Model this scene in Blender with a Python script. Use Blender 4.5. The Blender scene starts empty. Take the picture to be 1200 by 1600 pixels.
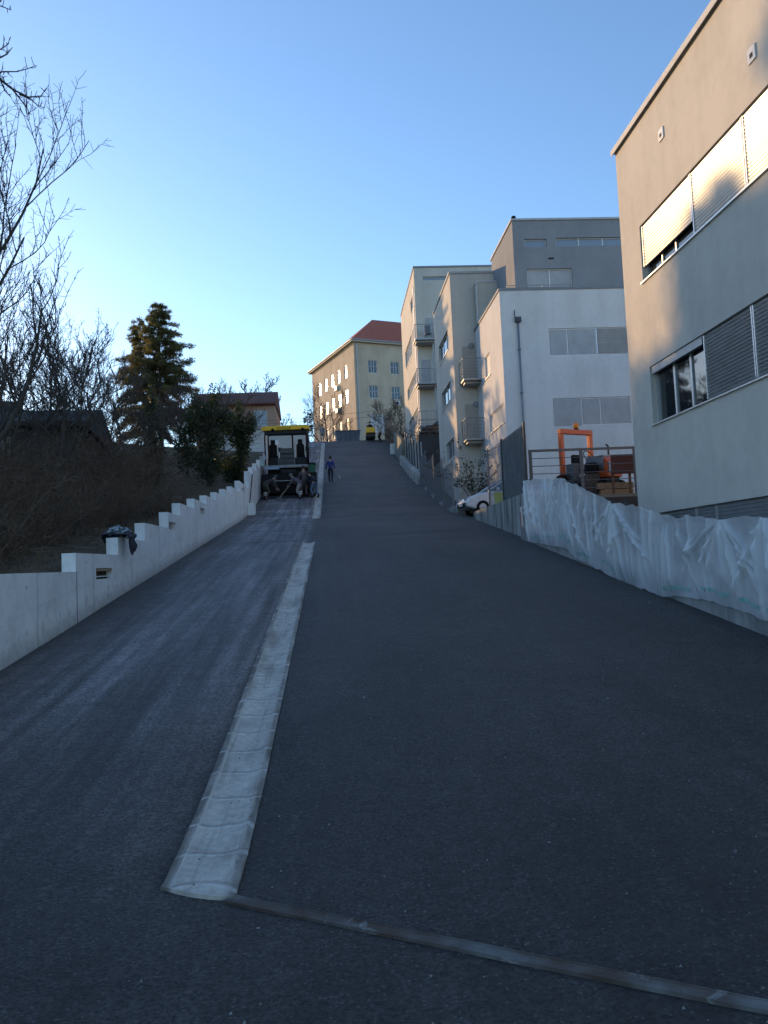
import bpy, bmesh, math, random
from mathutils import Vector, Matrix, noise
R = math.radians
scn = bpy.context.scene
COL = scn.collection
V = Vector

# ------------------------------------------------------------------ camera
YAW, PIT, ROL = R(3.75), R(3.72), R(2.5)
CAM = V((0, 0, 1.65)); FP = 1200.0
fw = V((math.sin(YAW)*math.cos(PIT), math.cos(YAW)*math.cos(PIT), math.sin(PIT)))
r0 = V((math.cos(YAW), -math.sin(YAW), 0)); u0_ = r0.cross(fw)
rt = math.cos(ROL)*r0 - math.sin(ROL)*u0_
up = math.sin(ROL)*r0 + math.cos(ROL)*u0_
def ray(px, py): return fw + (px-600)/FP*rt + (800-py)/FP*up
def onX(px, py, X): d = ray(px, py); return CAM + d*(X/d.x)
def onY(px, py, Y): d = ray(px, py); return CAM + d*(Y/d.y)
cd = bpy.data.cameras.new('camera'); cam = bpy.data.objects.new('camera', cd); COL.objects.link(cam)
m = Matrix((rt, up, -fw)).transposed().to_4x4(); m.translation = CAM
cam.matrix_world = m
cd.sensor_fit = 'VERTICAL'; cd.angle = 2*math.atan(800/FP); cd.clip_end = 3000; cd.clip_start = .05
scn.camera = cam

def G(y):
    """height of the road along the hill"""
    if y < 4: return -.1
    if y < 7:
        t = (y-4)/3; h = .26
        return -.1 + h*(3*t*t-2*t**3) + 3*.13*(t**3-t*t)
    if y < 34: return -.75+.13*y
    if y < 40: return -.75+.13*y+.0075*(y-34)**2
    if y < 52: return 4.72+.22*(y-40)
    if y < 79: return 7.36+.256*(y-52)
    if y < 83:
        t = (y-79); return 14.272+.256*t-.033*t*t
    return 14.77-.008*(y-83)

# ------------------------------------------------------------------ mesh builder
class MB:
    def __init__(s): s.v = []; s.f = []
    def quad(s, a, b, c, d):
        n = len(s.v); s.v += [tuple(a), tuple(b), tuple(c), tuple(d)]; s.f.append((n, n+1, n+2, n+3))
    def tri(s, a, b, c):
        n = len(s.v); s.v += [tuple(a), tuple(b), tuple(c)]; s.f.append((n, n+1, n+2))
    def box(s, x0, x1, y0, y1, z0, z1, M=None):
        if x0 > x1: x0, x1 = x1, x0
        if y0 > y1: y0, y1 = y1, y0
        if z0 > z1: z0, z1 = z1, z0
        n = len(s.v)
        p = [(x0,y0,z0),(x1,y0,z0),(x1,y1,z0),(x0,y1,z0),(x0,y0,z1),(x1,y0,z1),(x1,y1,z1),(x0,y1,z1)]
        if M: p = [tuple(M @ V(q)) for q in p]
        s.v += p
        s.f += [tuple(n+i for i in q) for q in ((3,2,1,0),(4,5,6,7),(0,1,5,4),(1,2,6,5),(2,3,7,6),(3,0,4,7))]
        return s
    def path(s, pts, rad, n=6, cap=True):
        pts = [V(p) for p in pts]
        if not isinstance(rad, (list, tuple)): rad = [rad]*len(pts)
        b = len(s.v); prev = None
        for i, p in enumerate(pts):
            d = (pts[min(i+1, len(pts)-1)]-pts[max(i-1, 0)])
            d = d.normalized() if d.length > 1e-9 else V((0,0,1))
            if prev is None:
                a = d.orthogonal().normalized()
            else:
                a = prev - d*prev.dot(d)
                a = a.normalized() if a.length > 1e-6 else d.orthogonal().normalized()
            prev = a; c = d.cross(a)
            for k in range(n):
                t = 2*math.pi*k/n
                s.v.append(tuple(p + (a*math.cos(t)+c*math.sin(t))*rad[i]))
        for i in range(len(pts)-1):
            for k in range(n):
                q = b+i*n
                s.f.append((q+k, q+(k+1)%n, q+n+(k+1)%n, q+n+k))
        if cap:
            s.f.append(tuple(b+k for k in reversed(range(n))))
            e = b+(len(pts)-1)*n
            s.f.append(tuple(e+k for k in range(n)))
        return s
    def prism(s, poly, axis, a, b):
        """extrude a closed 2D polygon along an axis ('x': poly is (y,z); 'y': (x,z); 'z': (x,y))"""
        def P(q, h): return {'x': (h, q[0], q[1]), 'y': (q[0], h, q[1]), 'z': (q[0], q[1], h)}[axis]
        n = len(s.v); k = len(poly)
        s.v += [P(q, a) for q in poly] + [P(q, b) for q in poly]
        for i in range(k):
            j = (i+1) % k; s.f.append((n+i, n+j, n+k+j, n+k+i))
        s.f.append(tuple(n+i for i in reversed(range(k)))); s.f.append(tuple(n+k+i for i in range(k)))
        return s
    def lathe(s, prof, c=(0,0,0), n=16, axis='z'):
        b = len(s.v)
        for (r, h) in prof:
            for k in range(n):
                t = 2*math.pi*k/n; x, y = r*math.cos(t), r*math.sin(t)
                q = (x, y, h) if axis == 'z' else ((h, x, y) if axis == 'x' else (x, h, y))
                s.v.append((c[0]+q[0], c[1]+q[1], c[2]+q[2]))
        for i in range(len(prof)-1):
            for k in range(n):
                q = b+i*n
                s.f.append((q+k, q+(k+1)%n, q+n+(k+1)%n, q+n+k))
        return s
    def grid(s, fn, us, vs):
        b = len(s.v); nv = len(vs)
        for u in us:
            for v in vs: s.v.append(tuple(fn(u, v)))
        for i in range(len(us)-1):
            for j in range(nv-1):
                q = b+i*nv+j; s.f.append((q, q+nv, q+nv+1, q+1))
        return s
    def build(s, name, mat, parent=None, org=None, smooth=False, bevel=0, fix=True, solid=0):
        if org is not None:
            ox, oy, oz = org; s.v = [(x-ox, y-oy, z-oz) for x, y, z in s.v]
        me = bpy.data.meshes.new(name); me.from_pydata(s.v, [], s.f)
        if fix:
            b = bmesh.new(); b.from_mesh(me)
            bmesh.ops.remove_doubles(b, verts=b.verts, dist=1e-5)
            bmesh.ops.recalc_face_normals(b, faces=b.faces); b.to_mesh(me); b.free()
        if smooth: me.polygons.foreach_set('use_smooth', [True]*len(me.polygons))
        if mat: me.materials.append(mat)
        o = bpy.data.objects.new(name, me); COL.objects.link(o)
        if parent: o.parent = parent
        if solid:
            md = o.modifiers.new('solid', 'SOLIDIFY'); md.thickness = solid
        if bevel:
            md = o.modifiers.new('bevel', 'BEVEL'); md.width = bevel; md.segments = 2; md.limit_method = 'ANGLE'
        return o

def tag(o, label=None, cat=None, group=None, kind=None):
    if label: o['label'] = label
    if cat: o['category'] = cat
    if group: o['group'] = group
    if kind: o['kind'] = kind
    return o
def thing(name, loc, label, cat, group=None, rz=0, rx=0):
    o = bpy.data.objects.new(name, None); COL.objects.link(o)
    o.empty_display_size = .2
    o.location = loc; o.rotation_euler = (rx, 0, rz)
    return tag(o, label, cat, group)
def dup(root, loc, rz=0, sc=1, label=None, group=None):
    c = root.copy(); COL.objects.link(c); c.location = loc; c.rotation_euler = (root.rotation_euler.x, 0, rz)
    c.scale = (sc, sc, sc) if not isinstance(sc, tuple) else sc
    if label: c['label'] = label
    if group: c['group'] = group
    for ch in list(root.children):
        k = ch.copy(); COL.objects.link(k); k.parent = c
        for g in list(ch.children):
            q = g.copy(); COL.objects.link(q); q.parent = k
    return c

# ------------------------------------------------------------------ materials
class NT:
    def __init__(s, name):
        s.m = bpy.data.materials.new(name); s.m.use_nodes = True
        s.n = s.m.node_tree.nodes; s.l = s.m.node_tree.links
        s.b = s.n['Principled BSDF']; s.out = s.n['Material Output']
        s.co = s.n.new('ShaderNodeTexCoord').outputs['Object']
    def add(s, t, **k):
        o = s.n.new('ShaderNode'+t)
        for a, b in k.items(): setattr(o, a, b)
        return o
    def put(s, sock, v):
        if hasattr(v, 'links'): s.l.new(v, sock)
        else:
            if hasattr(sock.default_value, '__len__') and len(sock.default_value) == 4 and len(v) == 3: v = (*v, 1)
            sock.default_value = v
    def mapv(s, sc=(1,1,1), loc=(0,0,0), src=None):
        o = s.add('Mapping'); s.put(o.inputs[0], src or s.co); o.inputs['Scale'].default_value = sc; o.inputs['Location'].default_value = loc
        return o.outputs[0]
    def noise(s, sc=5, det=3, rough=.5, vec=None, dist=0):
        o = s.add('TexNoise'); s.put(o.inputs['Vector'], vec or s.co); o.inputs['Scale'].default_value = sc
        o.inputs['Detail'].default_value = det; o.inputs['Roughness'].default_value = rough; o.inputs['Distortion'].default_value = dist
        return o.outputs[0]
    def vor(s, sc=5, vec=None, out='Distance'):
        o = s.add('TexVoronoi'); s.put(o.inputs['Vector'], vec or s.co); o.inputs['Scale'].default_value = sc
        return o.outputs[out]
    def ramp(s, x, a, b, lo=0., hi=1.):
        o = s.add('MapRange'); s.put(o.inputs[0], x); o.clamp = True
        for i, v in enumerate((a, b, lo, hi)): o.inputs[i+1].default_value = v
        return o.outputs[0]
    def math(s, op, a, b=0.):
        o = s.add('Math', operation=op); s.put(o.inputs[0], a); s.put(o.inputs[1], b); return o.outputs[0]
    def mix(s, f, a, b, mode='MIX'):
        o = s.add('Mix', data_type='RGBA', blend_type=mode); s.put(o.inputs[0], f); s.put(o.inputs[6], a); s.put(o.inputs[7], b)
        return o.outputs[2]
    def bump(s, h, st=.3, d=.02):
        o = s.add('Bump'); s.put(o.inputs['Height'], h); o.inputs['Strength'].default_value = st; o.inputs['Distance'].default_value = d
        s.l.new(o.outputs[0], s.b.inputs['Normal'])
    def xyz(s):
        o = s.add('SeparateXYZ'); s.put(o.inputs[0], s.co); return o.outputs
    def fin(s, col, rough=.7, metal=0., spec=.5):
        s.put(s.b.inputs['Base Color'], col); s.put(s.b.inputs['Roughness'], rough); s.put(s.b.inputs['Metallic'], metal)
        s.put(s.b.inputs['Specular IOR Level'], spec)
        return s.m
def mul(c, k): return tuple(x*k for x in c)
def M(name, c, c2=None, sc=4, rough=.7, metal=0., bump=0, bsc=60, bd=.01, spec=.5, det=4):
    t = NT(name)
    n = t.noise(sc, det, .6)
    col = t.mix(t.ramp(n, .3, .7), c, c2 or mul(c, .8))
    if bump: t.bump(t.noise(bsc, 3), bump, bd)
    return t.fin(col, rough, metal, spec)

def asphalt(name, base, sheen=.6, streak=.25, seed=0, lane=None):
    t = NT(name)
    fine = t.noise(42, 6, .78)
    ag = t.vor(70)
    gr = t.noise(17, 4, .7)
    big = t.noise(.45, 4, .6, t.mapv((1, .6, 1), (seed, seed, 0)))
    mid = t.noise(3.5, 5, .65)
    st = t.noise(1, 4, .6, t.mapv((5.5, .12, 1), (seed*3, 0, 0)))
    tr = t.noise(1, 4, .65, t.mapv((.22, 1.7, 1), (0, seed, 0)))
    k = t.math('MULTIPLY', t.math('MULTIPLY', t.ramp(fine, .36, .66, .2, 1.95), t.ramp(gr, .33, .67, .72, 1.28)), t.ramp(big, .3, .7, .68, 1.28))
    k = t.math('MULTIPLY', k, t.ramp(st, .3, .7, 1-streak, 1+streak))
    k = t.math('MULTIPLY', k, t.ramp(mid, .3, .7, .80, 1.2))
    y = t.xyz()[1]
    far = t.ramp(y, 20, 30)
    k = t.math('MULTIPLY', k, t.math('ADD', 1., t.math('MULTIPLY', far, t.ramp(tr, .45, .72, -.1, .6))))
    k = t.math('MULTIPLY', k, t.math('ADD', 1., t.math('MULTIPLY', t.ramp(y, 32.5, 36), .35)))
    cc = t.add('CombineXYZ')
    X_ = t.xyz()[0]
    if lane:
        edge = t.math('ADD', X_, t.ramp(mid, .3, .7, -.1, .1))
        lm = t.math('MULTIPLY', t.ramp(edge, -.75, -.95), t.math('MULTIPLY', t.ramp(y, 3.6, 9), t.ramp(edge, -4.2, -3.0, .15, 1)))
        st2 = t.noise(1, 5, .62, t.mapv((3.4, .09, 1), (11, 2, 0)))
        k = t.math('MULTIPLY', k, t.math('ADD', 1., t.math('MULTIPLY', lm, t.ramp(st2, .36, .66, -.32, .95))))
    for i in range(3):
        bs = t.math('ADD', base[i], t.math('MULTIPLY', lm, lane[i]-base[i])) if lane else base[i]
        t.put(cc.inputs[i], t.math('MULTIPLY', k, bs))
    col = cc.outputs[0]
    # pale aggregate and a few light stones
    ran = t.add('SeparateColor'); t.put(ran.inputs[0], t.vor(46, None, 'Color'))
    pale = t.math('MULTIPLY', t.ramp(ran.outputs[0], .84, .90), t.ramp(t.vor(46), .45, .25))
    col = t.mix(t.math('MULTIPLY', pale, .6), col, (.17, .168, .17))
    ran2 = t.add('SeparateColor'); t.put(ran2.inputs[0], t.vor(9, None, 'Color'))
    chip = t.math('MULTIPLY', t.ramp(ran2.outputs[0], .955, .957), t.ramp(t.vor(9), .09, .06))
    col = t.mix(chip, col, (.42, .42, .42))
    h = t.math('ADD', t.math('MULTIPLY', fine, 1.), t.math('MULTIPLY', ag, .8))
    h = t.math('ADD', h, t.math('MULTIPLY', gr, 1.3))
    t.bump(h, .9, .016)
    return t.fin(col, t.ramp(st, .3, .7, sheen-.07, sheen+.08), 0., .45)

def concrete(name, c, stain=.5, scale=1., streak=0, rough=.85):
    t = NT(name)
    n1 = t.noise(1.1*scale, 5, .6); n2 = t.noise(9*scale, 5, .65); n3 = t.noise(60, 2)
    k = t.math('MULTIPLY', t.ramp(n1, .3, .7, 1-stain*.35, 1.08), t.ramp(n2, .3, .7, 1-stain*.2, 1.06))
    k = t.math('MULTIPLY', k, t.ramp(n3, .3, .7, .95, 1.04))
    col = t.mix(k, mul(c, .0), c)
    if streak:
        s = t.noise(1, 5, .6, t.mapv((4.5, 4.5, .25)))
        s2 = t.noise(1, 3, .6, t.mapv((1.5, 1.5, .5), (7, 3, 1)))
        f = t.math('MULTIPLY', t.ramp(s, .42, .6), t.ramp(s2, .3, .55))
        col = t.mix(t.math('MULTIPLY', f, streak), col, (.055, .055, .05))
    pits = t.math('MULTIPLY', t.ramp(t.vor(26), .09, .05), .5)
    col = t.mix(pits, col, mul(c, .45))
    t.bump(t.math('ADD', n2, t.math('MULTIPLY', n3, .4)), .35, .012)
    return t.fin(col, rough)

def stucco(name, c, var=.12):
    t = NT(name)
    n1 = t.noise(.5, 5, .6); n2 = t.noise(4, 4, .6); st = t.noise(1, 4, .6, t.mapv((1.6, 1.6, .12)))
    k = t.math('MULTIPLY', t.ramp(n1, .3, .7, 1-var, 1+var*.4), t.ramp(st, .3, .7, 1-var*.6, 1.04))
    k = t.math('MULTIPLY', k, t.ramp(n2, .3, .7, .97, 1.03))
    col = t.mix(k, (0, 0, 0), c)
    t.bump(t.noise(130, 3, .6), .35, .006)
    return t.fin(col, .9, 0., .3)

STUC = stucco('stucco warm grey', (.60, .555, .485))
STUC_P = stucco('stucco pale', (.66, .645, .63))
STUC_D = stucco('stucco dark grey', (.275, .28, .29))
STUC_B = stucco('stucco beige old', (.55, .45, .34), .18)
CONC_W = concrete('fresh concrete', (.70, .69, .67), .22, .6)
CONC_G = concrete('gutter slab concrete', (.40, .39, .37), .4, 1)
CONC_S = concrete('stained concrete', (.40, .40, .37), .7, 1, .85)
CONC_P = concrete('plinth concrete', (.36, .355, .335), 1.0, 1.6, .35)
METAL = M('galvanised steel', (.34, .35, .36), None, 8, .5, .75)
METAL_D = M('dark steel', (.07, .07, .075), None, 8, .5, .6)
ALU = M('aluminium', (.62, .63, .64), None, 20, .42, .85)
WHITE = M('white frame', (.74, .74, .74), None, 10, .4)
BLACK = M('black rubber', (.010, .010, .010), None, 12, .75, spec=.2)
CHAR = M('charcoal paint', (.02, .02, .021), (.03, .03, .031), 6, .7, spec=.25)
YEL = M('yellow paint', (.88, .53, .015), (.78, .45, .015), 6, .45)
def glass(name, c, r=.03):
    t = NT(name); t.bump(t.noise(1.3, 2), .06, .05)
    return t.fin(c, r, 0., .8)
GLASS = glass('window glass', (.018, .022, .028))
GLASS_L = glass('sky tinted window glass', (.20, .24, .28), .14)  # pale base puts the bright sky reflection into the pane colour
BLIND = M('aluminium slat blind', (.42, .42, .42), None, 3, .36, .6, spec=.6)
SHUT = M('lowered grey shutter', (.40, .40, .405), None, 2, .55)
RAIL = M('grey painted rail', (.13, .145, .17), None, 9, .5, .2)
BARK = M('grey brown bark', (.045, .036, .028), (.08, .066, .052), 14, .9, bump=.5, bsc=50)
TWIG = M('bare twigs', (.05, .04, .033), (.075, .058, .045), 3, .9)
BRAM = M('brown bramble stems', (.085, .052, .033), (.14, .092, .06), 2, .95)
LEAFD = M('dry leaves', (.13, .085, .045), (.07, .045, .028), 5, .9)
def leafmat(m, col, k=.4):
    n_ = m.node_tree.nodes; l_ = m.node_tree.links; tl_ = n_.new('ShaderNodeBsdfTranslucent'); tl_.inputs[0].default_value = (*col, 1); mx_ = n_.new('ShaderNodeMixShader'); mx_.inputs[0].default_value = k
    l_.new(n_['Principled BSDF'].outputs[0], mx_.inputs[1]); l_.new(tl_.outputs[0], mx_.inputs[2]); l_.new(mx_.outputs[0], n_['Material Output'].inputs[0])
IVY = M('dark ivy leaves', (.022, .034, .014), (.055, .065, .028), 3, .55)
NEED = M('conifer needles', (.075, .085, .035), (.15, .125, .055), .9, .8)
leafmat(NEED, (.22, .19, .06), .45); leafmat(IVY, (.07, .10, .03), .3)
SHRUBL = M('evergreen shrub leaves', (.03, .05, .022), (.06, .075, .04), 6, .6)

# ------------------------------------------------------------------ light
SAZ, SEL = R(-40), R(12.8)          # sun azimuth from +Y (negative = left), elevation
S = V((math.sin(SAZ)*math.cos(SEL), math.cos(SAZ)*math.cos(SEL), math.sin(SEL)))
w = bpy.data.worlds.new('World'); scn.world = w; w.use_nodes = True
nt = w.node_tree; bg = nt.nodes['Background']
sk = nt.nodes.new('ShaderNodeTexSky'); sk.sky_type = 'NISHITA'; sk.sun_disc = False
sk.sun_elevation = SEL; sk.sun_rotation = SAZ
sk.altitude = 150; sk.air_density = 1.0; sk.dust_density = .35; sk.ozone_density = 3.2
nt.links.new(sk.outputs[0], bg.inputs[0]); bg.inputs[1].default_value = .13
ld = bpy.data.lights.new('sun', 'SUN'); lo = bpy.data.objects.new('sun', ld); COL.objects.link(lo)
ld.energy = 2.0; ld.angle = R(.55); ld.color = (.92, .565, .25)
lo.rotation_euler = (-S).to_track_quat('-Z', 'Y').to_euler()
vs = scn.view_settings
vs.view_transform = 'Standard'; vs.look = 'None'; vs.exposure = 1.24; vs.gamma = 1; vs.use_curve_mapping = False

# ------------------------------------------------------------------ ground, road
def frange(a, b, st):
    n = max(1, int(round((b-a)/st))); return [a+(b-a)*i/n for i in range(n+1)]
def T(x, y):
    g = G(y)
    if x < -4.24:
        d = -4.24-x
        h = g+.72+.11*min(d, 26)+.18*noise.noise(V((x*.35, y*.35, 0)))*min(1, d)
        if y > 74: h = g-.05 if x > -30 else g
        elif y > 62: t = (y-62)/12; h = h*(1-t)+(G(y)-.05)*t
        return h
    if x > 5.7: return g-.3
    return g-.3
mb = MB()
xs = [-500, -250, -120, -70, -45, -30]+frange(-26, -5, .75)+[-4.6, -4.26, -4.22, 0, 5.4, 6, 8, 12, 20, 40, 90, 200, 500]
ys = [-300, -100, -40, -20, -8, 0]+frange(2, 84, .8)+[90, 100, 120, 160, 250, 500, 900]
mb.grid(lambda x, y: (x, y, T(x, y)), xs, ys)
t = NT('leaf strewn earth')
n1 = t.noise(.8, 5, .6); n2 = t.noise(7, 5, .7); n3 = t.vor(22)
c = t.mix(t.ramp(n1, .35, .65), (.085, .058, .035), (.12, .086, .05))
c = t.mix(t.ramp(n2, .45, .7), c, (.17, .118, .066)); c = t.mix(t.ramp(t.noise(2.2, 4), .55, .7), c, (.05, .055, .028))
t.bump(t.math('ADD', n2, n3), .8, .05)
tag(mb.build('ground', t.fin(c, .95), smooth=True), kind='structure')

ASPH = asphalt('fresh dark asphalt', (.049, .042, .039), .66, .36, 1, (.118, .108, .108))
yr = sorted(frange(-12, 4, .8)[:-1]+frange(4, 84, .4)+[4.25, 4.52, 34.7]+frange(85, 140, 4))
def strip(name, mat, x0, x1, ys, dz=0, fn=None):
    b = MB(); xs = frange(x0, x1, .6)
    b.grid(lambda x, y: (x, y, G(y)+dz+.012*noise.noise(V((x*.5, y*.3, 2)))), xs, ys)
    return tag(b.build(name, mat, smooth=True), kind='structure')
b = MB()
def road_z(x, y):
    d_ = abs(x+.815); z_ = G(y)+.012*noise.noise(V((x*.5, y*.3, 2)))*max(0, min(1, (d_-.21)/.6))
    if d_ < .2 and (4.5 < y < 23.9 or 34.65 < y < 78.5): z_ -= .09
    return z_
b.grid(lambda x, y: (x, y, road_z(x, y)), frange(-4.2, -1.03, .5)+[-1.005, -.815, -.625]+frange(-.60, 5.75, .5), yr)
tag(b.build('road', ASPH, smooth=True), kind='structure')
# wide flat apron in front of the slope
b = MB(); b.grid(lambda x, y: (x, y, -.104-.0), frange(-30, -4.2, 1.2), frange(-12, 3.2, 1))
tag(b.build('apron', ASPH), kind='structure')
b = MB(); b.grid(lambda x, y: (x, y, -.104-.0), frange(5.75, 30, 1.2), frange(-12, 1.2, 1))
tag(b.build('apron', ASPH), kind='structure')

# concrete gutter ---------------------------------------------------
def gutter_mat():
    t = NT('gutter concrete'); x, y, z = t.xyz()
    n1 = t.noise(2.2, 5, .65); n2 = t.noise(18, 5, .65); n3 = t.noise(90, 2)
    k = t.math('MULTIPLY', t.ramp(n1, .3, .7, .66, 1.12), t.math('MULTIPLY', t.ramp(n2, .3, .7, .74, 1.12), t.ramp(n3, .3, .7, .92, 1.05)))
    col = t.mix(k, (0, 0, 0), (.62, .56, .48))
    xn = t.math('DIVIDE', t.math('SUBTRACT', x, -.81), .21)
    edge = t.ramp(t.math('ADD', t.math('ABSOLUTE', xn), t.ramp(n2, .2, .8, -.12, .12)), .72, .86)
    st = t.noise(1, 4, .6, t.mapv((8, 1.2, 1)))
    col = t.mix(t.math('MULTIPLY', edge, t.ramp(st, .35, .6, .3, 1.)), col, (.12, .10, .08))
    # curved mortar joints every 45 cm
    wob = t.math('ADD', y, t.math('MULTIPLY', t.math('MULTIPLY', xn, xn), .05))
    wob = t.math('ADD', wob, t.ramp(t.noise(3, 2), .3, .7, -.05, .05))
    fr = t.math('FRACT', t.math('DIVIDE', wob, .46))
    ln = t.math('MULTIPLY', t.ramp(t.math('ABSOLUTE', t.math('SUBTRACT', fr, .5)), .055, .02), t.ramp(n2, .3, .55, .25, 1))
    col = t.mix(t.math('MULTIPLY', ln, .6), col, (.72, .69, .64))
    dk = t.math('MULTIPLY', t.ramp(t.math('ABSOLUTE', t.math('SUBTRACT', fr, .585)), .06, .02), .42)
    col = t.mix(dk, col, (.16, .155, .15))
    pit = t.math('MULTIPLY', t.ramp(t.vor(14, t.mapv((1, .55, 1))), .13, .07), t.ramp(t.noise(4, 2), .5, .6))
    col = t.mix(pit, col, (.07, .065, .06))
    lip = t.ramp(t.math('ABSOLUTE', t.math('SUBTRACT', x, -.969)), .008, .003); col = t.mix(t.math('MULTIPLY', lip, t.ramp(st, .3, .6, .2, .8)), col, (.66, .64, .6))
    lg = t.noise(1, 4, .65, t.mapv((26, .7, 1), (5, 5, 0))); col = t.mix(t.ramp(lg, .56, .70, 0, .5), col, (.20, .18, .155))
    br = t.noise(1.6, 4, .6, t.mapv((2.2, .5, 1), (3, 1, 0)))
    col = t.mix(t.ramp(br, .5, .68, 0, .6), col, (.19, .155, .115))
    t.bump(t.math('ADD', t.math('ADD', n2, t.math('MULTIPLY', ln, 1.2)), t.math('MULTIPLY', n3, .3)), .5, .015)
    return t.fin(col, .82)
GUT = gutter_mat()
def gutter(y0, y1, label, near_skew=0):
    b = MB()
    prof = [(-1.034, -.05), (-1.030, .004), (-1.018, .008), (-.972, .009), (-.966, -.008), (-.92, -.020), (-.86, -.028), (-.80, -.030), (-.74, -.026), (-.69, -.014), (-.664, -.004), (-.660, .005), (-.600, .006), (-.596, -.05)]
    ys = frange(y0, y1, .12)
    def f(y, i):
        x, h = prof[i]
        s5 = max(0, min(1, (y-4.42)/.7))
        if y0 < 5 and 3 <= i <= 11: h = h*s5+.012*(1-s5)
        jag = .007*noise.noise(V((y*3, 7 if i < 3 else 19, 0)))
        xx = x+(jag if i in (0, 1, 2) else 0)+(.7*jag if i > 10 else 0)
        t = max(-1, min(1, (x+.81)/.21))
        yy = y-(near_skew*(.095*t+.035*(1-t*t)))*max(0, 1-(y-y0)/.5)
        j = ((yy+.05*t*t)/.46) % 1
        rib = .0035*math.exp(-((j-.5)/.06)**2) if 3 < i < 11 else 0
        return (xx, yy, G(yy)+h+.004+rib+(.006*max(0, 1-(y-4.3)/.9) if y < 5.2 else 0))
    b.grid(f, ys, range(len(prof)))
    e = [f(ys[0], i) for i in range(len(prof))]
    for i in range(len(prof)-1): b.quad(e[i], e[i+1], (e[i+1][0], e[i+1][1], e[i+1][2]-.06), (e[i][0], e[i][1], e[i][2]-.06))
    o = b.build('drainage_gutter', GUT)
    return tag(o, label, 'gutter')
gutter(4.32, 24.0, 'long pale concrete drainage gutter running up the road from the foreground', 1)
gutter(34.6, 79.0, 'farther concrete gutter strip that starts above the road joint and climbs past the paver')
# narrow drain channel across the road
p0, p1 = V((-.64, 4.235, 0)), V((3.1, 2.02, 0))
d = (p1-p0).normalized(); n = V((-d.y, d.x, 0)); L = (p1-p0).length
ch = thing('cross_drain', (p0.x, p0.y, G(4.2)), 'narrow rust stained concrete drain strip crossing the road in the foreground', 'drain')
t = NT('rusty channel concrete'); a = t.noise(5, 5, .65); r_ = t.noise(1.7, 3, .6); f_ = t.noise(40, 3)
cc = t.mix(t.ramp(a, .35, .65), (.19, .18, .165), (.12, .115, .11)); cc = t.mix(t.ramp(r_, .45, .6, 0, .9), cc, (.075, .045, .03)); cc = t.mix(t.ramp(t.noise(3, 4, .7, None, 1), .58, .66, 0, .8), cc, (.34, .33, .31)); t.bump(t.math('ADD', a, f_), .6, .01)
RUSTC = t.fin(cc, .85)
b = MB(); bl = MB(); br_ = MB()
for s_ in frange(0, L, .12)[:-1]:
    q = lambda s, o, h: tuple(p0+d*s+n*(o+.006*noise.noise(V((s*4, o*30, 5))))+V((0, 0, G((p0+d*s).y)+h)))
    s2 = s_+L/round(L/.12)
    b.quad(q(s_, -.030, .013), q(s2, -.030, .013), q(s2, .030, .013), q(s_, .030, .013))
    for (m_, oa, ob, h) in ((bl, .030, .040, .016), (br_, -.040, -.030, .016)):
        m_.quad(q(s_, oa, h), q(s2, oa, h), q(s2, ob, h), q(s_, ob, h))
        m_.quad(q(s_, oa, h), q(s2, oa, h), q(s2, oa, -.02), q(s_, oa, -.02)); m_.quad(q(s_, ob, h), q(s2, ob, h), q(s2, ob, -.02), q(s_, ob, -.02))
org = ch.location
b.build('channel_bed', RUSTC, ch, org); bl.build('edge_strip', RUSTC, ch, org); br_.build('edge_strip', RUSTC, ch, org)
# faint transverse working joint in the asphalt (a slightly proud seam)
JOINT = asphalt('joint asphalt', (.026, .027, .03), .7, .1, 9)
def seam(x0, x1, ya, yb, wd, label):
    b = MB(); xs = frange(x0, x1, .25)
    for i in range(len(xs)-1):
        def P(x, o):
            y = ya+(yb-ya)*(x-x0)/(x1-x0)+.07*noise.noise(V((x*1.3, o, ya)))+o; return (x, y, G(y)+.022)
        b.quad(P(xs[i], 0), P(xs[i+1], 0), P(xs[i+1], wd), P(xs[i], wd))
    tag(b.build('asphalt_seam', JOINT), label, 'seam')
seam(-4.15, -1.05, 24.2, 24.5, .06, 'thin dark seam across the paler left lane at the top of the long gutter')
seam(-.55, 4.6, 24.6, 26.0, .06, 'thin dark seam across the right part of the road level with the gutter end')
seam(-.55, 5.0, 35.0, 34.2, .09, 'dark seam across the road where the slope steepens')

# ------------------------------------------------------------------ left stepped retaining wall
XW = -4.15; TW = .22
pts = [(118, 864), (184, 840), (226, 817), (262, 800), (281, 786), (303, 779), (322, 774), (338, 769), (351, 764), (362, 760), (374, 751), (388, 736), (394, 730), (400, 724)]
segs = []
P = [onX(px, py, XW) for px, py in pts]
first = onX(60, 895, XW)
segs.append([-2.0, P[0].y, first.z])
for i, p in enumerate(P):
    y1 = P[i+1].y if i+1 < len(P) else p.y+2.3
    segs.append([p.y, y1, p.z])
y = segs[-1][1]; z = segs[-1][2]
while y < 62:
    z += .52; segs.append([y, y+2.2, z]); y += 2.2
SLOTS = {}
for (px, py, wd, h) in ((163, 896, .95, .19), (270, 822, .85, .2), (317, 799, .85, .2), (380, 766, .8, .2)):
    p = onX(px, py, XW); SLOTS[p.y] = (p.z, wd, h)
wall = thing('retaining_wall', (XW, 0, 0), 'pale concrete retaining wall stepping up along the left edge of the road', 'wall')
b = MB(); dk = MB(); pl = []
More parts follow.
